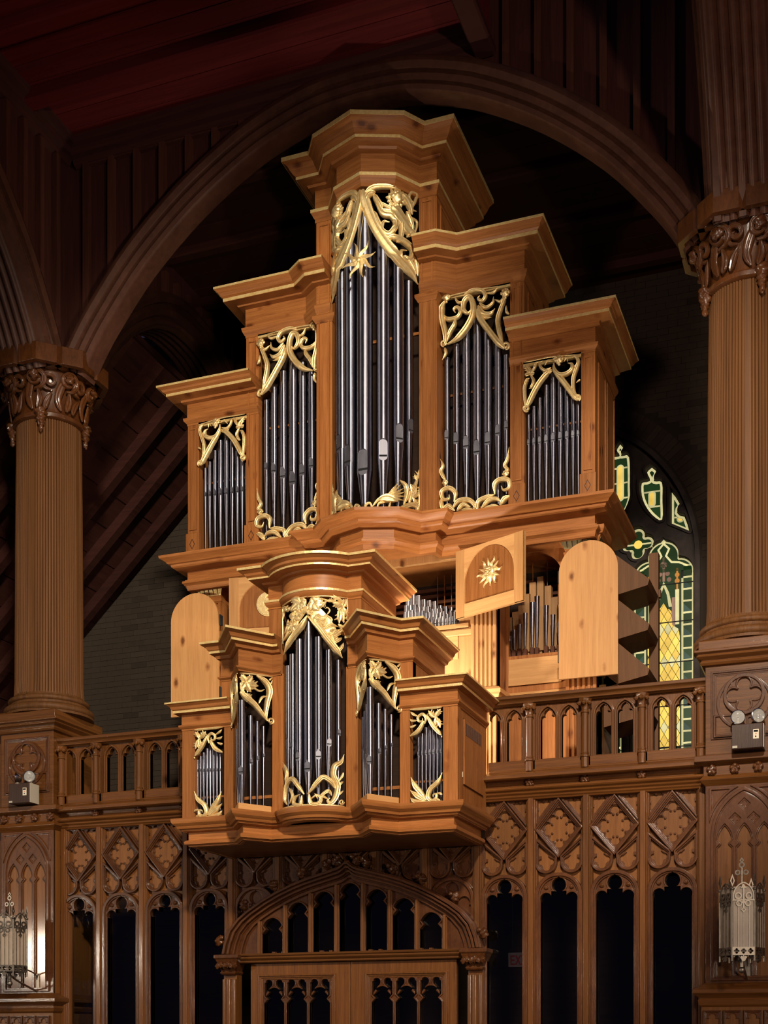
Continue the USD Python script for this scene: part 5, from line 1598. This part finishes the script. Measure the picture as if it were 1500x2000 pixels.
        part(dd, 'sun_emblem', hang(cat(em + fc)), 'gold_leaf', smooth=40)
    else:
        # crescent with a face in profile
        mo = disc(cxd, czd, .135, 24).difference(disc(cxd + (.075 if s > 0 else -.075), czd + .005, .115, 24))
        nose = Polygon([(cxd - .02, czd + .035), (cxd - .065, czd - .01), (cxd - .028, czd - .02)])
        mo = unary_union([mo, disc(cxd + .02, czd - .04, .03), disc(cxd + .02, czd + .04, .03), nose.buffer(.004)])
        part(dd, 'moon_emblem', hang(cat(ext(mo, -.030, -.010), ext(mo.buffer(-.012), -.038, -.02), blob((cxd + .03, -.04, czd + .03), (.010, .006, .007), 1))), 'gold_leaf')
# louvred wind boxes standing out at the right-hand side of the case
for k, (z0, z1) in enumerate(((6.18, 6.62), (5.72, 6.18), (5.26, 5.74), (4.85, 5.3))):
    q = Polygon([(2.33, z1), (2.36, z1 + .03), (2.80, z0 + .10), (2.78, z0 + .04), (2.33, z0 - .05)])
    part(OC, 'side_louvre', ext(q, 1.15, 1.75), 'shaded_louvre_wood')
part(OC, 'louvre_post', box(2.70, 2.80, 1.72, 1.82, GZ, 6.75), 'shaded_louvre_wood')
part(OC, 'louvre_post', box(2.30, 2.82, 1.74, 1.80, 6.28, 6.36), 'shaded_louvre_wood')
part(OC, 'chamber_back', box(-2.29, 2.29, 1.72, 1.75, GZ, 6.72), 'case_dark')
for k in range(9):
    part(OC, 'chamber_slat', cat(box(-1.2, 1.2, 1.52, 1.60, 6.0 + k * .07, 6.04 + k * .07, .006)), 'boot_wood')
    two(OC, 'chamber_slat', box(1.33, 2.2, 1.62, 1.70, 5.95 + k * .075, 5.99 + k * .075, .006), 'boot_wood')
for x in (.42, .5, .58, .66, .74, 1.42, 1.5, 1.66, 1.78):
    two(OC, 'tracker_rod', tube([(x, 1.45, 5.95), (x, 1.45, 6.7)], .005, 5), 'cedar_plain')
two(OC, 'wind_chest', cat(box(1.325, 1.90, 1.16, 1.6, 5.50, 5.62)), 'boot_wood')


# small pipes standing inside the open chambers
def stub(x, y, r, z0, zt, label, group, taper=1.0):
    p = thing('chamber_pipe', label, 'organ pipe', (x, y, z0), group)
    r2 = r * taper
    part(p, 'body', lathe([(r, z0 + .05), (r2, zt), (r2 * .88, zt), (r2 * .88, zt - .03)], (x, y), 14), 'small_pipe_metal', smooth=40)
    part(p, 'foot', lathe([(r * .4, z0), (r, z0 + .05)], (x, y), 12), 'small_pipe_metal', smooth=40)
    part(p, 'mouth', box(x - r * .6, x + r * .6, y - r * 1.03, y - r * .8, z0 + .055, z0 + .055 + r * .4), 'black_slot')


for row, (n, x0, x1, y, r0, r1, h0, h1, nm) in enumerate(((17, .22, .85, .90, .020, .013, .150, .095, 'front'), (17, .20, .84, .99, .022, .014, .26, .165, 'second'), (14, .18, .84, 1.08, .026, .015, .36, .20, 'third'), (9, .16, .66, 1.20, .034, .022, .53, .30, 'back'))):
    for i in range(n):
        t = i / (n - 1)
        x = x0 + (x1 - x0) * t
        stub(x, y, r0 + (r1 - r0) * t, 5.935, 5.935 + h0 + (h1 - h0) * t + .012 * ((i * 7) % 3 - 1), f'{ORD[i]} small metal pipe from the left in the {nm} row behind the sun door', 'small pipes behind the sun door')
stub(.835, .93, .022, 5.935, 6.56, 'lone tall slim pipe beside the hinge edge of the sun door', None)
# right-hand chamber: stopped wooden pipes behind, conical reeds in front
for i, (u, v) in enumerate(((996, 1206), (1006, 1195), (1018, 1182), (1030, 1160), (1040, 1137), (1055, 1126), (1070, 1144), (1083, 1166), (1094, 1180))):
    x, z = at(u, v, 1.42)
    wp = thing('wooden_pipe', f'{ORD[i]} square wooden pipe from the left in the arched right chamber', 'organ pipe', (x, 1.46, 5.62), 'square wooden pipes in the right chamber')
    part(wp, 'body', box(x - .036, x + .036, 1.42, 1.50, 5.75, z, .003), 'pipe_wood')
    part(wp, 'foot', box(x - .015, x + .015, 1.445, 1.475, 5.62, 5.76), 'pipe_wood')
    part(wp, 'stopper', box(x - .030, x + .030, 1.426, 1.494, z - .01, z + .006), 'boot_wood')
for i, (u, v) in enumerate(((994, 1242), (1003, 1230), (1014, 1219), (1025, 1197), (1039, 1176), (1048, 1164), (1066, 1182), (1079, 1200), (1091, 1215))):
    x, z = at(u, v, 1.22)
    rp = thing('reed_pipe', f'{ORD[i]} conical metal reed pipe from the left in the arched right chamber', 'organ pipe', (x, 1.24, 5.60), 'conical reed pipes in the right chamber')
    part(rp, 'resonator', lathe([(.008, 5.72), (.014 + .002 * (i % 3), 5.85), (.028 - .001 * abs(i - 5), z), (.024, z), (.02, z - .05)], (x, 1.24), 16), 'pipe_metal', smooth=40)
    part(rp, 'boot', box(x - .022, x + .022, 1.215, 1.265, 5.60, 5.73 - .006 * (i % 2), .004), 'boot_wood')

# ------------------------------------------------------------------ the small organ case hung before the balustrade
RC = thing('small_organ_case', 'smaller cedar organ case with gilded carvings hung in front of the gallery balustrade', 'organ case', (0, -.5, 3.46))
YR = -1.0
RA, RCY = .383, -1.0 + .383 - .19 - .0            # round tower: radius, centre y
RCY = YR + math.sqrt(RA * RA - .331 * .331)
arc = [(RA * math.sin(t), RCY - RA * math.cos(t)) for t in np.linspace(-math.asin(.331 / RA), math.asin(.331 / RA), 17)]
ridge = (.652, -1.29)
p_o = [(0, 4.60), (0, 4.614), (.014, 4.622), (.024, 4.635), (.024, 4.651), (0, 4.655), (0, 4.752), (.03, 4.757), (.06, 4.760), (.06, 4.785), (.075, 4.795), (.085, 4.82), (.12, 4.845), (.12, 4.858), (-.08, 4.865), (-.08, 4.60)]
cornice(RC, [(.86, YR), (1.42, YR), (1.42, -.05)], p_o, [(.06, 4.762, 4.785), (.12, 4.844, 4.859)])
p_v = [(0, 5.045), (0, 5.056), (.014, 5.064), (.024, 5.072), (.024, 5.084), (0, 5.088), (0, 5.250), (.03, 5.258), (.04, 5.285), (.06, 5.295), (.08, 5.299), (.08, 5.321), (.095, 5.33), (.11, 5.36), (.15, 5.380), (.15, 5.399), (-.06, 5.405), (-.06, 5.045)]
cornice(RC, [(.345, YR), (.443, YR), ridge, (.856, YR), (.99, YR), (.99, -.05)], p_v, [(.08, 5.300, 5.322), (.15, 5.379, 5.400)])
p_t = [(0, 5.685), (0, 5.70), (.014, 5.71), (.024, 5.725), (.03, 5.743), (.03, 5.762), (0, 5.766), (0, 5.905), (.04, 5.912), (.05, 5.93), (.11, 5.936), (.14, 5.939), (.14, 5.955), (.165, 5.97), (.175, 5.99), (.22, 6.014), (.22, 6.035), (-.06, 6.04), (-.06, 5.685)]
cornice(RC, [(-.478, -.05), (-.478, YR)] + arc + [(.478, YR), (.478, -.05)], p_t, [(.03, 5.743, 5.763), (.14, 5.939, 5.956), (.22, 6.013, 6.036)], both=False)
SILL = [(-1.42, -.05), (-1.42, YR), (-.856, YR), (-ridge[0], ridge[1]), (-.443, YR)] + arc + [(.443, YR), ridge, (.856, YR), (1.42, YR), (1.42, -.05)]
cornice(RC, SILL, [(-.05, 3.60), (-.02, 3.605), (0, 3.612), (.005, 3.628), (.03, 3.632), (.04, 3.655), (.05, 3.662), (.07, 3.68), (.08, 3.705), (.08, 3.729), (.0, 3.735), (-.05, 3.735)], [], both=False, name='sill_moulding', look='cedar_plain')
LOWP = [(-1.37, -.05), (-1.37, YR + .05), (-.83, YR + .05), (-.652, -1.19), (-.47, YR + .05), (.47, YR + .05), (.652, -1.19), (.83, YR + .05), (1.37, YR + .05), (1.37, -.05)]
cornice(RC, LOWP, [(-.05, 3.46), (-.02, 3.462), (.0, 3.475), (.03, 3.485), (.035, 3.51), (.02, 3.523), (.0, 3.53), (.0, 3.615), (-.05, 3.615)], [], both=False, name='base_moulding', look='cedar_plain')
part(RC, 'bottom_board', extz(Polygon(LOWP), 3.465, 3.49), 'cedar_plain')
part(RC, 'floor_board', extz(Polygon(offset_path(SILL, -.02)), 3.70, 3.733), 'cedar_plain')
two(RC, 'top_board', box(.86, 1.42, YR, -.05, 4.845, 4.86), 'cedar_plain')
two(RC, 'top_board', extz(Polygon([(.3, YR), (.443, YR), ridge, (.856, YR), (.99, YR), (.99, -.05), (.3, -.05)]), 5.375, 5.395), 'cedar_plain')
part(RC, 'top_board', extz(Polygon([(-.478, -.05)] + [(-.478, YR)] + arc + [(.478, YR), (.478, -.05)]), 6.01, 6.03), 'cedar_plain')


def post(x0, x1, z0, z1, dep=.10, y=YR):
    two(RC, 'stile', box(x0, x1, y + .006, y + dep, z0, z1, .003), 'cedar_upright')


post(1.278, 1.418, 3.733, 4.62)
post(.858, .958, 3.733, 4.62)
post(.856, .985, 4.60, 5.06)
post(.322, .443, 3.733, 5.06)
post(.333, .475, 5.04, 5.70)
two(RC, 'sill_block', extz(Polygon([(.452, YR + .01), ridge, (.848, YR + .01), (.84, YR + .06), (.652, -1.22), (.46, YR + .06)]), 3.733, 3.80), 'pale_level')
for s in (1, -1):
    f = (lambda m: m) if s > 0 else mirror
    w = part(RC, 'side_wall', f(box(1.375, 1.412, YR + .02, -.05, 3.60, 4.85)), 'cedar_upright')
    g = Polygon([(YR + .20, 3.92), (-.18, 3.92), (-.18, 4.52), (YR + .20, 4.52)])
    pn = part(w, 'access_panel', f(extx(g, 1.410, 1.424)), 'cedar_upright')
    part(pn, 'panel_gap', f(extx(g.buffer(.010, join_style=2).difference(g), 1.4115, 1.4135)), 'inlay_dark')
    sl_ = []
    for k in range(14):
        yy = YR + .25 + k * .036
        sl_.append(extx(Polygon([(yy, 4.38), (yy + .016, 4.38), (yy + .016, 4.49), (yy, 4.49)]), 1.4235, 1.428))
    part(pn, 'vent_slots', f(cat(sl_)), 'inlay_dark', kind='stuff')
    part(w, 'ivory_tab', f(box(1.412, 1.416, YR + .17, YR + .18, 3.98, 4.03)), 'ivory_plate')
    part(RC, 'block_side', f(box(.955, .985, YR + .02, -.05, 4.85, 5.38)), 'cedar_upright')
    part(RC, 'tower_side', f(box(.445, .474, YR + .02, -.05, 5.38, 6.02)), 'cedar_upright')
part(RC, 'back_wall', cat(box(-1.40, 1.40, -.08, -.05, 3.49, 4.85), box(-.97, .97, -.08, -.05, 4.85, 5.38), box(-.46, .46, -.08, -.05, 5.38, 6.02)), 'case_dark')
part(RC, 'inner_lining', cat(box(-1.37, 1.37, -.70, -.68, 3.74, 4.84), box(-.95, .95, -.70, -.68, 4.84, 5.37), box(-.44, .44, -.70, -.68, 5.37, 6.0)), 'case_dark')  # dark sheets close behind the pipes, the shade inside the case
two(RC, 'pipe_support', box(.47, .84, -.90, -.88, 3.9, 3.93), 'cedar_plain')
two(RC, 'pipe_support', box(.95, 1.28, -.86, -.84, 3.95, 3.97), 'cedar_plain')

mF = on_arc((0, RCY), RA + .004, (500, 1050), 6.25)
Fc = carve(mF, [
    ([(660, 830), (780, 960), (900, 1110), (1010, 1270)], [120, 150, 150, 70], .12), ([(610, 830), (520, 950), (430, 1090), (350, 1240)], [110, 140, 130, 60], .12), ([(900, 720), (1010, 760), (1080, 830)], [30, 44, 30]), ([(1000, 1060), (1060, 1120), (1060, 1200)], [40, 60, 30]),
    ([(632, 958), (760, 1082), (862, 1222), (980, 1372), (1050, 1472)], [54, 78, 80, 84, 30]), ([(628, 958), (560, 1082), (480, 1182), (402, 1302), (346, 1436)], [54, 78, 76, 74, 24]),
    ([(850, 930), (852, 1040), (802, 1092)], [30, 46, 30]), ([(866, 942), (898, 892), (868, 856), (846, 872)], [24, 20, 16, 10]), ([(940, 704), (972, 742), (930, 782), (852, 768), (790, 738)], [22, 28, 30, 26, 14]),
    ([(830, 1122), (918, 1072), (1002, 1092)], [40, 48, 14]), ([(860, 1182), (958, 1152), (1012, 1122)], [40, 48, 14]), ([(900, 1242), (982, 1192), (1040, 1180)], [36, 44, 14]), ([(940, 1292), (1010, 1250), (1046, 1226)], [40, 46, 16]), ([(1000, 1392), (1040, 1340), (1066, 1286)], [40, 46, 16]), ([(860, 950), (920, 1000), (900, 1070)], [20, 24, 14]),
    ([(640, 724), (860, 716), (1120, 742)], 18), ([(1110, 745), (1112, 880), (1100, 1000)], 18), ([(334, 836), (450, 764), (630, 722)], 18), ([(334, 840), (332, 1000), (334, 1300)], 20),
    ([(402, 832), (352, 902), (342, 1002)], [30, 46, 20]), ([(402, 1002), (392, 1102), (352, 1182)], [30, 46, 20]), ([(440, 1112), (382, 1202), (342, 1262)], [34, 50, 20]), ([(440, 790), (490, 800), (480, 770)], 14), ([(520, 1020), (500, 1090), (450, 1130)], [30, 44, 20])],
    lobes=[((712, 800), [(836, 800), (772, 892), (672, 890), (672, 740), (800, 748)], 130), ((760, 1000), [(850, 1060), (820, 1130), (720, 1060), (860, 980)], 80), ((900, 1180), [(990, 1200), (960, 1290), (860, 1240), (960, 1120)], 84), ((450, 1080), [(530, 1060), (400, 1150), (480, 1170), (380, 1060)], 80), ((720, 960), [(804, 990), (792, 1092), (690, 1010)], 100), ((1050, 850), [(1092, 752), (930, 800), (985, 880), (1114, 962), (1008, 1052), (1064, 1046)], 84), ((545, 805), [(620, 760), (440, 756), (432, 902), (540, 912), (612, 838)], 120), ((480, 960), [(566, 922), (414, 962), (470, 1062), (540, 1002)], 96), ((860, 780), [(940, 760), (800, 860)], 40), ((620, 900), [(700, 940), (560, 930), (660, 820)], 60), ((380, 900), [(350, 840), (430, 860)], 50), ((1000, 1160), [(1050, 1120), (940, 1220)], 50)])
mJ = on_arc((0, RCY), RA + .004, (530, 1440), 3.3333)
Jc = carve(mJ, [
    ([(78, 462), (170, 446), (270, 440), (370, 442), (472, 450)], 15), ([(240, 372), (300, 292), (340, 260), (388, 290), (412, 332)], [24, 34, 34, 34, 26]),
    ([(470, 112), (452, 160), (412, 190), (404, 250), (430, 312), (420, 382), (390, 428), (364, 414), (380, 396)], [8, 30, 38, 38, 38, 38, 30, 22, 12]), ([(248, 372), (260, 430), (310, 430), (322, 392), (282, 368)], [22, 28, 28, 24, 14]), ([(310, 392), (368, 350), (392, 382)], [18, 26, 14]), ([(326, 380), (368, 402)], [22, 10]), ([(430, 292), (460, 252), (466, 228)], [10, 18, 8]), ([(440, 372), (466, 348)], [16, 8]), (spiral(455, 422, 18, 4, 0, 1.3), 11),
    ([(216, 372), (172, 312), (136, 270), (102, 310), (90, 402), (106, 440)], [22, 30, 30, 30, 26, 18]), ([(78, 162), (104, 230), (96, 302)], [8, 30, 24]), ([(202, 380), (192, 440), (150, 432), (160, 392), (190, 372)], [20, 26, 24, 20, 12]), ([(120, 332), (140, 382), (122, 432)], [16, 22, 12]), ([(260, 400), (290, 380), (300, 400)], 12), ([(430, 330), (450, 300), (466, 290)], [14, 18, 8])])
mG = on_plane((-.652, -1.294), (-.443, -1.004), (320, 1300), 5.2625)
Gc = carve(mG, [
    ([(780, 78), (940, 92), (1116, 116)], 18), ([(950, 102), (1046, 172), (1086, 262), (1062, 380), (1044, 500), (1056, 570)], [52, 64, 66, 56, 42, 34]), (spiral(1092, 570, 34, 8, 110, -1.3), 20), ([(780, 272), (852, 332), (932, 402), (1002, 492), (1062, 572)], [54, 66, 60, 48, 32]), ([(892, 212), (976, 262), (1032, 246)], [20, 22, 12]), ([(970, 392), (1002, 332), (1050, 316)], [18, 28, 14]), ([(1080, 152), (1114, 122)], [24, 12]), ([(1096, 190), (1112, 150)], [18, 8]), ([(780, 180), (820, 300), (870, 360)], [30, 40, 20])],
    lobes=[((838, 172), [(786, 96), (906, 108), (966, 212), (892, 276), (792, 246)], 80), ((830, 290), [(900, 330), (880, 370), (800, 300)], 50)])
G2 = (lambda m: (arr(m)[0] * [-1, 1, 1] + [2 * -.652, 0, 0], arr(m)[1][:, ::-1]))(Gc)
mH = on_plane((-1.4, YR - .004), (-.9, YR - .004), (320, 1300), 5.2625)
Hc = carve(mH, [
    ([(318, 664), (460, 650), (607, 634)], 26), ([(452, 716), (402, 822), (352, 892), (322, 932)], [30, 42, 42, 26]), ([(470, 800), (460, 742), (490, 700), (530, 722), (524, 762), (494, 766), (490, 738)], [26, 30, 30, 28, 24, 18, 10]), ([(478, 768), (530, 852), (607, 892)], [34, 46, 30]), ([(535, 712), (576, 684), (602, 656)], [14, 28, 8]), ([(540, 752), (582, 748), (606, 728)], [14, 28, 8]), ([(550, 792), (590, 806), (607, 800)], [14, 28, 10]), ([(318, 940), (322, 958)], [16, 8])],
    lobes=[((372, 752), [(326, 682), (438, 676), (330, 862), (374, 832)], 50)])
Ic = carve(mH, [
    ([(314, 1290), (350, 1372), (418, 1432), (442, 1502), (410, 1546), (370, 1530), (366, 1492), (394, 1490), (396, 1514)], [14, 48, 50, 46, 38, 30, 24, 18, 10]), ([(370, 1482), (332, 1488), (314, 1502)], [14, 26, 14]), ([(366, 1534), (332, 1552)], [22, 12]), ([(320, 1560), (450, 1550), (600, 1532)], 12),
    ([(455, 1538), (510, 1452), (560, 1382), (598, 1290)], [24, 54, 52, 6]), ([(466, 1542), (540, 1482), (602, 1420)], [26, 56, 14]), ([(478, 1546), (560, 1532), (602, 1492)], [26, 46, 16])])
part(RC, 'pipe_shade', Fc, 'gold_leaf', smooth=50, label='gilded carved maple leaves over the round centre tower')
part(RC, 'foot_carving', Jc, 'gold_leaf', smooth=50, label='gilded carved scrolls at the foot of the round centre tower')
for s in (1, -1):
    f = (lambda m: m) if s < 0 else mirror
    part(RC, 'pipe_shade', f(cat(Gc, G2)), 'gold_leaf', smooth=50, label='gilded carved leaf and ribbon over a pointed tower')
    part(RC, 'pipe_shade', f(Hc), 'gold_leaf', smooth=50, label='gilded carved leaves over an outer pipe field')
    part(RC, 'foot_carving', f(Ic), 'gold_leaf', smooth=50, label='gilded carved leaf and scroll at the foot of an outer field')

ro = fill('', [342, 372, 403, 437, 471, 505, 540, 574], [968, 930, 893, 850, 815, 825, 880, 905], [1086, 1085, 1085, 1084, 1083, 1082, 1080, 1078], [.0135, .0150, .0165, .018, .019, .0175, .016, .0145], YR + .045, 3.735, (320, 1300), 5.2625, 'ogive')
e = np.array((.209, .29)) / np.hypot(.209, .29); nin = np.array((e[1], -e[0]))
tv = math.atan2(nin[0], -nin[1])
rv_in = []
for t, r, u, zt, zm in ((.075, .027, 887, 440, 1050), (.155, .024, 960, 510, 1000), (.225, .021, 1018, 570, 965), (.290, .018, 1072, 622, 935)):
    q = np.array((-.652, -1.29)) + e * t - nin * (r + .022)
    rv_in.append((q[0], q[1], r, 3.80, at(320 + u / 5.2625, 1300 + zm / 5.2625, q[1])[1], at(320 + u / 5.2625, 1300 + zt / 5.2625, q[1])[1], 'ogive', tv))
rc_ = (-.652, -1.29 + .075, .034, 3.80, at(472, 1300 + 1095 / 5.2625, -1.25)[1], at(472, 1300 + 350 / 5.2625, -1.25)[1], 'ogive', 0.0)
rv_out = [(-.652 * 2 - r[0],) + tuple(r[1:7]) + (-r[7],) for r in reversed(rv_in)]
vt = rv_out + [rc_] + rv_in
rr = []
for a, r, u, zt, zm in ((0, .044, 604, 545, 1490), (17.5, .038, 626, 652, 1412), (34, .033, 647, 735, 1333), (50, .027, 666, 800, 1268)):
    q = (math.sin(math.radians(a)) * (RA - .02 - r), RCY - math.cos(math.radians(a)) * (RA - .02 - r))
    rr.append((q[0], q[1], r, 3.735, at(u, 1040 + zm / 3.226, q[1] - r)[1], at(u, 1040 + zt / 3.226, q[1] - r)[1], 'ogive', math.radians(a)))
plant(ro, 'outer left field of the small case', 'facade pipes of the small case')
plant(vt, 'left pointed tower of the small case', 'facade pipes of the small case')
plant(flip(rr[1:]) + rr, 'round centre tower of the small case', 'facade pipes of the small case')
plant(flip(vt), 'right pointed tower of the small case', 'facade pipes of the small case')
plant(flip(ro), 'outer right field of the small case', 'facade pipes of the small case')

# ------------------------------------------------------------------ emergency lights on the sills


def emergency(x, label, aim):
    t = thing('emergency_light', label, 'emergency light', (x, -.24, 4.15))
    part(t, 'body', box(x - .135, x + .135, -.33, -.15, 4.155, 4.375, .006), 'laminate')
    part(t, 'side_cover', box(x + .135, x + .142, -.32, -.16, 4.16, 4.37), 'grey_edge')
    part(t, 'switch_plate', box(x + .05, x + .10, -.334, -.329, 4.235, 4.32, .001), 'ivory_plate', label='ivory switch plate')
    part(t, 'meter', box(x + .057, x + .093, -.337, -.333, 4.295, 4.310), 'black_slot')
    part(t, 'indicator', blob((x + .076, -.335, 4.278), (.005, .004, .005), 1), 'red_button')
    part(t, 'switch', blob((x + .074, -.335, 4.255), (.006, .005, .008), 1), 'black_slot')
    part(t, 'maker_plate', box(x - .128, x - .085, -.333, -.329, 4.165, 4.185), 'grey_edge')
    for k, (dx, ax, az) in enumerate(((-.09, aim[0], -.05), (.085, aim[1], .0))):
        c = np.array((x + dx, -.25, 4.455))
        lp = part(t, 'lamp_head', None_or(c, ax, az), 'chrome', smooth=30)
        part(lp, 'lens', lamp_lens(c, ax, az), 'lamp_lens', smooth=30)
        part(lp, 'bulb', rot_to(blob((0, -.004, 0), (.012, .014, .012), 2), c, ax, az), 'lamp_glass', smooth=30)
        part(lp, 'bracket', cat(tube([(c[0], c[1] + .02, 4.37), (c[0], c[1] + .02, 4.43)], .010, 8), box(c[0] - .02, c[0] + .02, c[1] + .005, c[1] + .035, 4.37, 4.385)), 'ivory_plate')


def rot_to(m, c, ax, az):
    """turn a lamp that faces -y: ax about the upright, az downwards"""
    v, f = arr(m)
    a, b = math.cos(az), math.sin(az)
    v = np.c_[v[:, 0], a * v[:, 1] - b * v[:, 2], b * v[:, 1] + a * v[:, 2]]
    return moved(turned((v, f), ax), c)


def None_or(c, ax, az):
    l = lathe([(.012, -.06), (.035, -.055), (.055, -.030), (.064, 0), (.067, .012), (.060, .016), (.057, .004), (.045, -.018), (.025, -.034), (.01, -.038)], (0, 0), 28)
    v, f = l
    return rot_to((np.c_[v[:, 0], -v[:, 2], v[:, 1]], f), c, ax, az)


def lamp_lens(c, ax, az):
    l = lathe([(.006, -.012), (.03, -.008), (.056, .006), (.058, .010)], (0, 0), 24)
    v, f = l
    return rot_to((np.c_[v[:, 0], -v[:, 2], v[:, 1]], f), c, ax, az)


emergency(-3.815, 'twin-headed emergency light on the sill below the left column', (-1.0, .35))
emergency(3.905, 'twin-headed emergency light on the sill below the right column', (.3, .55))


# ------------------------------------------------------------------ lanterns before the piers
def lantern(x, y, label, rotz):
    t = thing('lantern', label, 'lantern', (x, y, 2.2))
    R, z0, z1 = .185, 2.34, 2.78
    n = 6
    cs = [(x + R * math.cos(rotz + k * PI / 3), y + R * math.sin(rotz + k * PI / 3)) for k in range(n)]
    for k in range(n):
        a, b = np.array(cs[k]), np.array(cs[(k + 1) % n])
        m, e = (a + b) / 2, (b - a) / np.linalg.norm(b - a)
        L = np.linalg.norm(b - a)
        ang = math.atan2(e[1], e[0])

        def put(g, y0, y1):
            return moved(turned(ext(g, y0, y1), ang), (m[0], m[1], 0))
        ang0 = ang
        flip_ = 1
        pn = part(t, 'glass_panel', put(sbox(-L / 2 + .008, z0 + .02, L / 2 - .008, z1 + .10), .006, .010), 'frosted_glass')
        bars = unary_union([sbox(q - .002, z0, q + .002, z1) for q in (-L / 4, 0, L / 4)])
        part(pn, 'glazing_bars', put(bars, -.004, .006), 'wrought_iron')
        # pierced cresting: pointed arch with scrolls and a cross
        A = pointed(0, 2.80, L / 2 - .004, .12, 2.74)
        rings_ = unary_union([disc(s * L * .24, 2.80, .030).difference(disc(s * L * .24, 2.80, .018)) for s in (-1, 1)] + [disc(s * L * .20, 2.735, .026).difference(disc(s * L * .20, 2.735, .016)) for s in (-1, 1)])
        cr = unary_union([A.difference(A.buffer(-.010)).intersection(sbox(-1, 2.76, 1, 3)), sbox(-.006, 2.70, .006, 2.90), sbox(-.024, 2.865, .024, 2.877), disc(0, 2.88, .014), rings_, disc(0, 2.745, .014),
                         affinity.rotate(sbox(-.016, 2.664, .016, 2.696), 45).difference(disc(0, 2.68, .009)), sbox(-L / 2, 2.758, L / 2, 2.768)])
        part(t, 'cresting', put(cr, -.010, -.002), 'wrought_iron')
        lo = unary_union([sbox(-L / 2, z0 - .05, L / 2, z0 + .02).difference(unary_union([quatrefoil(q, z0 - .015, .022) for q in (-L / 3.2, 0, L / 3.2)])), disc(0, z0 - .085, .018), disc(-.016, z0 - .07, .012), disc(.016, z0 - .07, .012), sbox(-.005, z0 - .075, .005, z0 - .04)])
        part(t, 'lower_band', put(lo, -.010, -.002), 'wrought_iron')
        c = cs[k]
        fin = affinity.scale(Polygon([(0, -.05), (.02, 0), (0, .06), (-.02, 0)]), 1, 1).difference(Polygon([(0, -.025), (.009, 0), (0, .03), (-.009, 0)]))
        part(t, 'corner_post', cat(tube([(c[0], c[1], z0 - .10), (c[0], c[1], 2.87)], .009, 6), moved(turned(ext(affinity.translate(fin, 0, 2.93), -.004, .004), ang), (c[0], c[1], 0)), blob((c[0], c[1], 2.86), (.018, .018, .014), 1)), 'wrought_iron')
    part(t, 'floor', lathe([(.02, z0 - .02), (R * .95, z0 - .02), (R * .95, z0 - .01), (.02, z0 - .01)], (x, y), 6), 'wrought_iron')
    part(t, 'stem', cat(tube([(x, y, 2.30), (x, y, 3.06)], .010, 8), tube([(x, y, 2.18), (x, y, 2.32)], .018, 8), blob((x, y, 2.17), (.03, .03, .03), 2)), 'wrought_iron')
    sc = unary_union([disc(s * .035, 3.02, .024).difference(disc(s * .035, 3.02, .012)) for s in (-1, 1)] + [disc(0, 3.085, .026).difference(disc(0, 3.085, .013)), sbox(-.007, 2.95, .007, 3.07), Polygon([(0, 3.10), (.02, 3.125), (0, 3.15), (-.02, 3.125)]).difference(disc(0, 3.125, .007))])
    part(t, 'finial', moved(ext(sc, -.006, .006), (x, y, 0)), 'wrought_iron')
    yb = -.10
    part(t, 'bracket', cat(tube(catmull([(x, y, 2.26), (x, y + .15, 2.20), (x, yb - .08, 2.12), (x, yb + .0, 2.10)], 5), .012, 8), tube(catmull([(x, y + .04, 2.24), (x, y + .16, 2.34), (x, yb - .06, 2.30), (x, yb, 2.22)], 5), .008, 6), box(x - .03, x + .03, yb - .012, yb + .01, 2.09, 2.30, .004)), 'wrought_iron')


lantern(-3.735, -.60, 'wrought-iron gothic lantern with frosted panels on the left pier', .30)
lantern(3.885, -.60, 'wrought-iron gothic lantern with frosted panels on the right pier', .18)

# exit sign in the dark vestibule behind the screen
sx1, sz1 = 1.075, 2.385
ex = thing('exit_sign', 'dim red EXIT sign seen through the screen right of the double doors', 'exit sign', (1.2, 2.0, 2.38))
part(ex, 'plate', box(sx1, sx1 + .30, 2.0, 2.02, sz1, sz1 + .165, .003), 'sign_white')
tm = meshkit.text_mesh('EXIT', .105, .004, True)
v = np.array(tm.vertices)
part(ex, 'lettering', (np.c_[sx1 + .02 + v[:, 0] * .70, 1.999 - v[:, 2], sz1 + .025 + v[:, 1]], np.array(tm.faces)), 'sign_red')
part(ex, 'chain', cat([tube([(sx1 + q, 2.01, sz1 + .165), (sx1 + q, 2.01, 3.70)], .003, 5) for q in (.05, .25)]), 'lead_came')
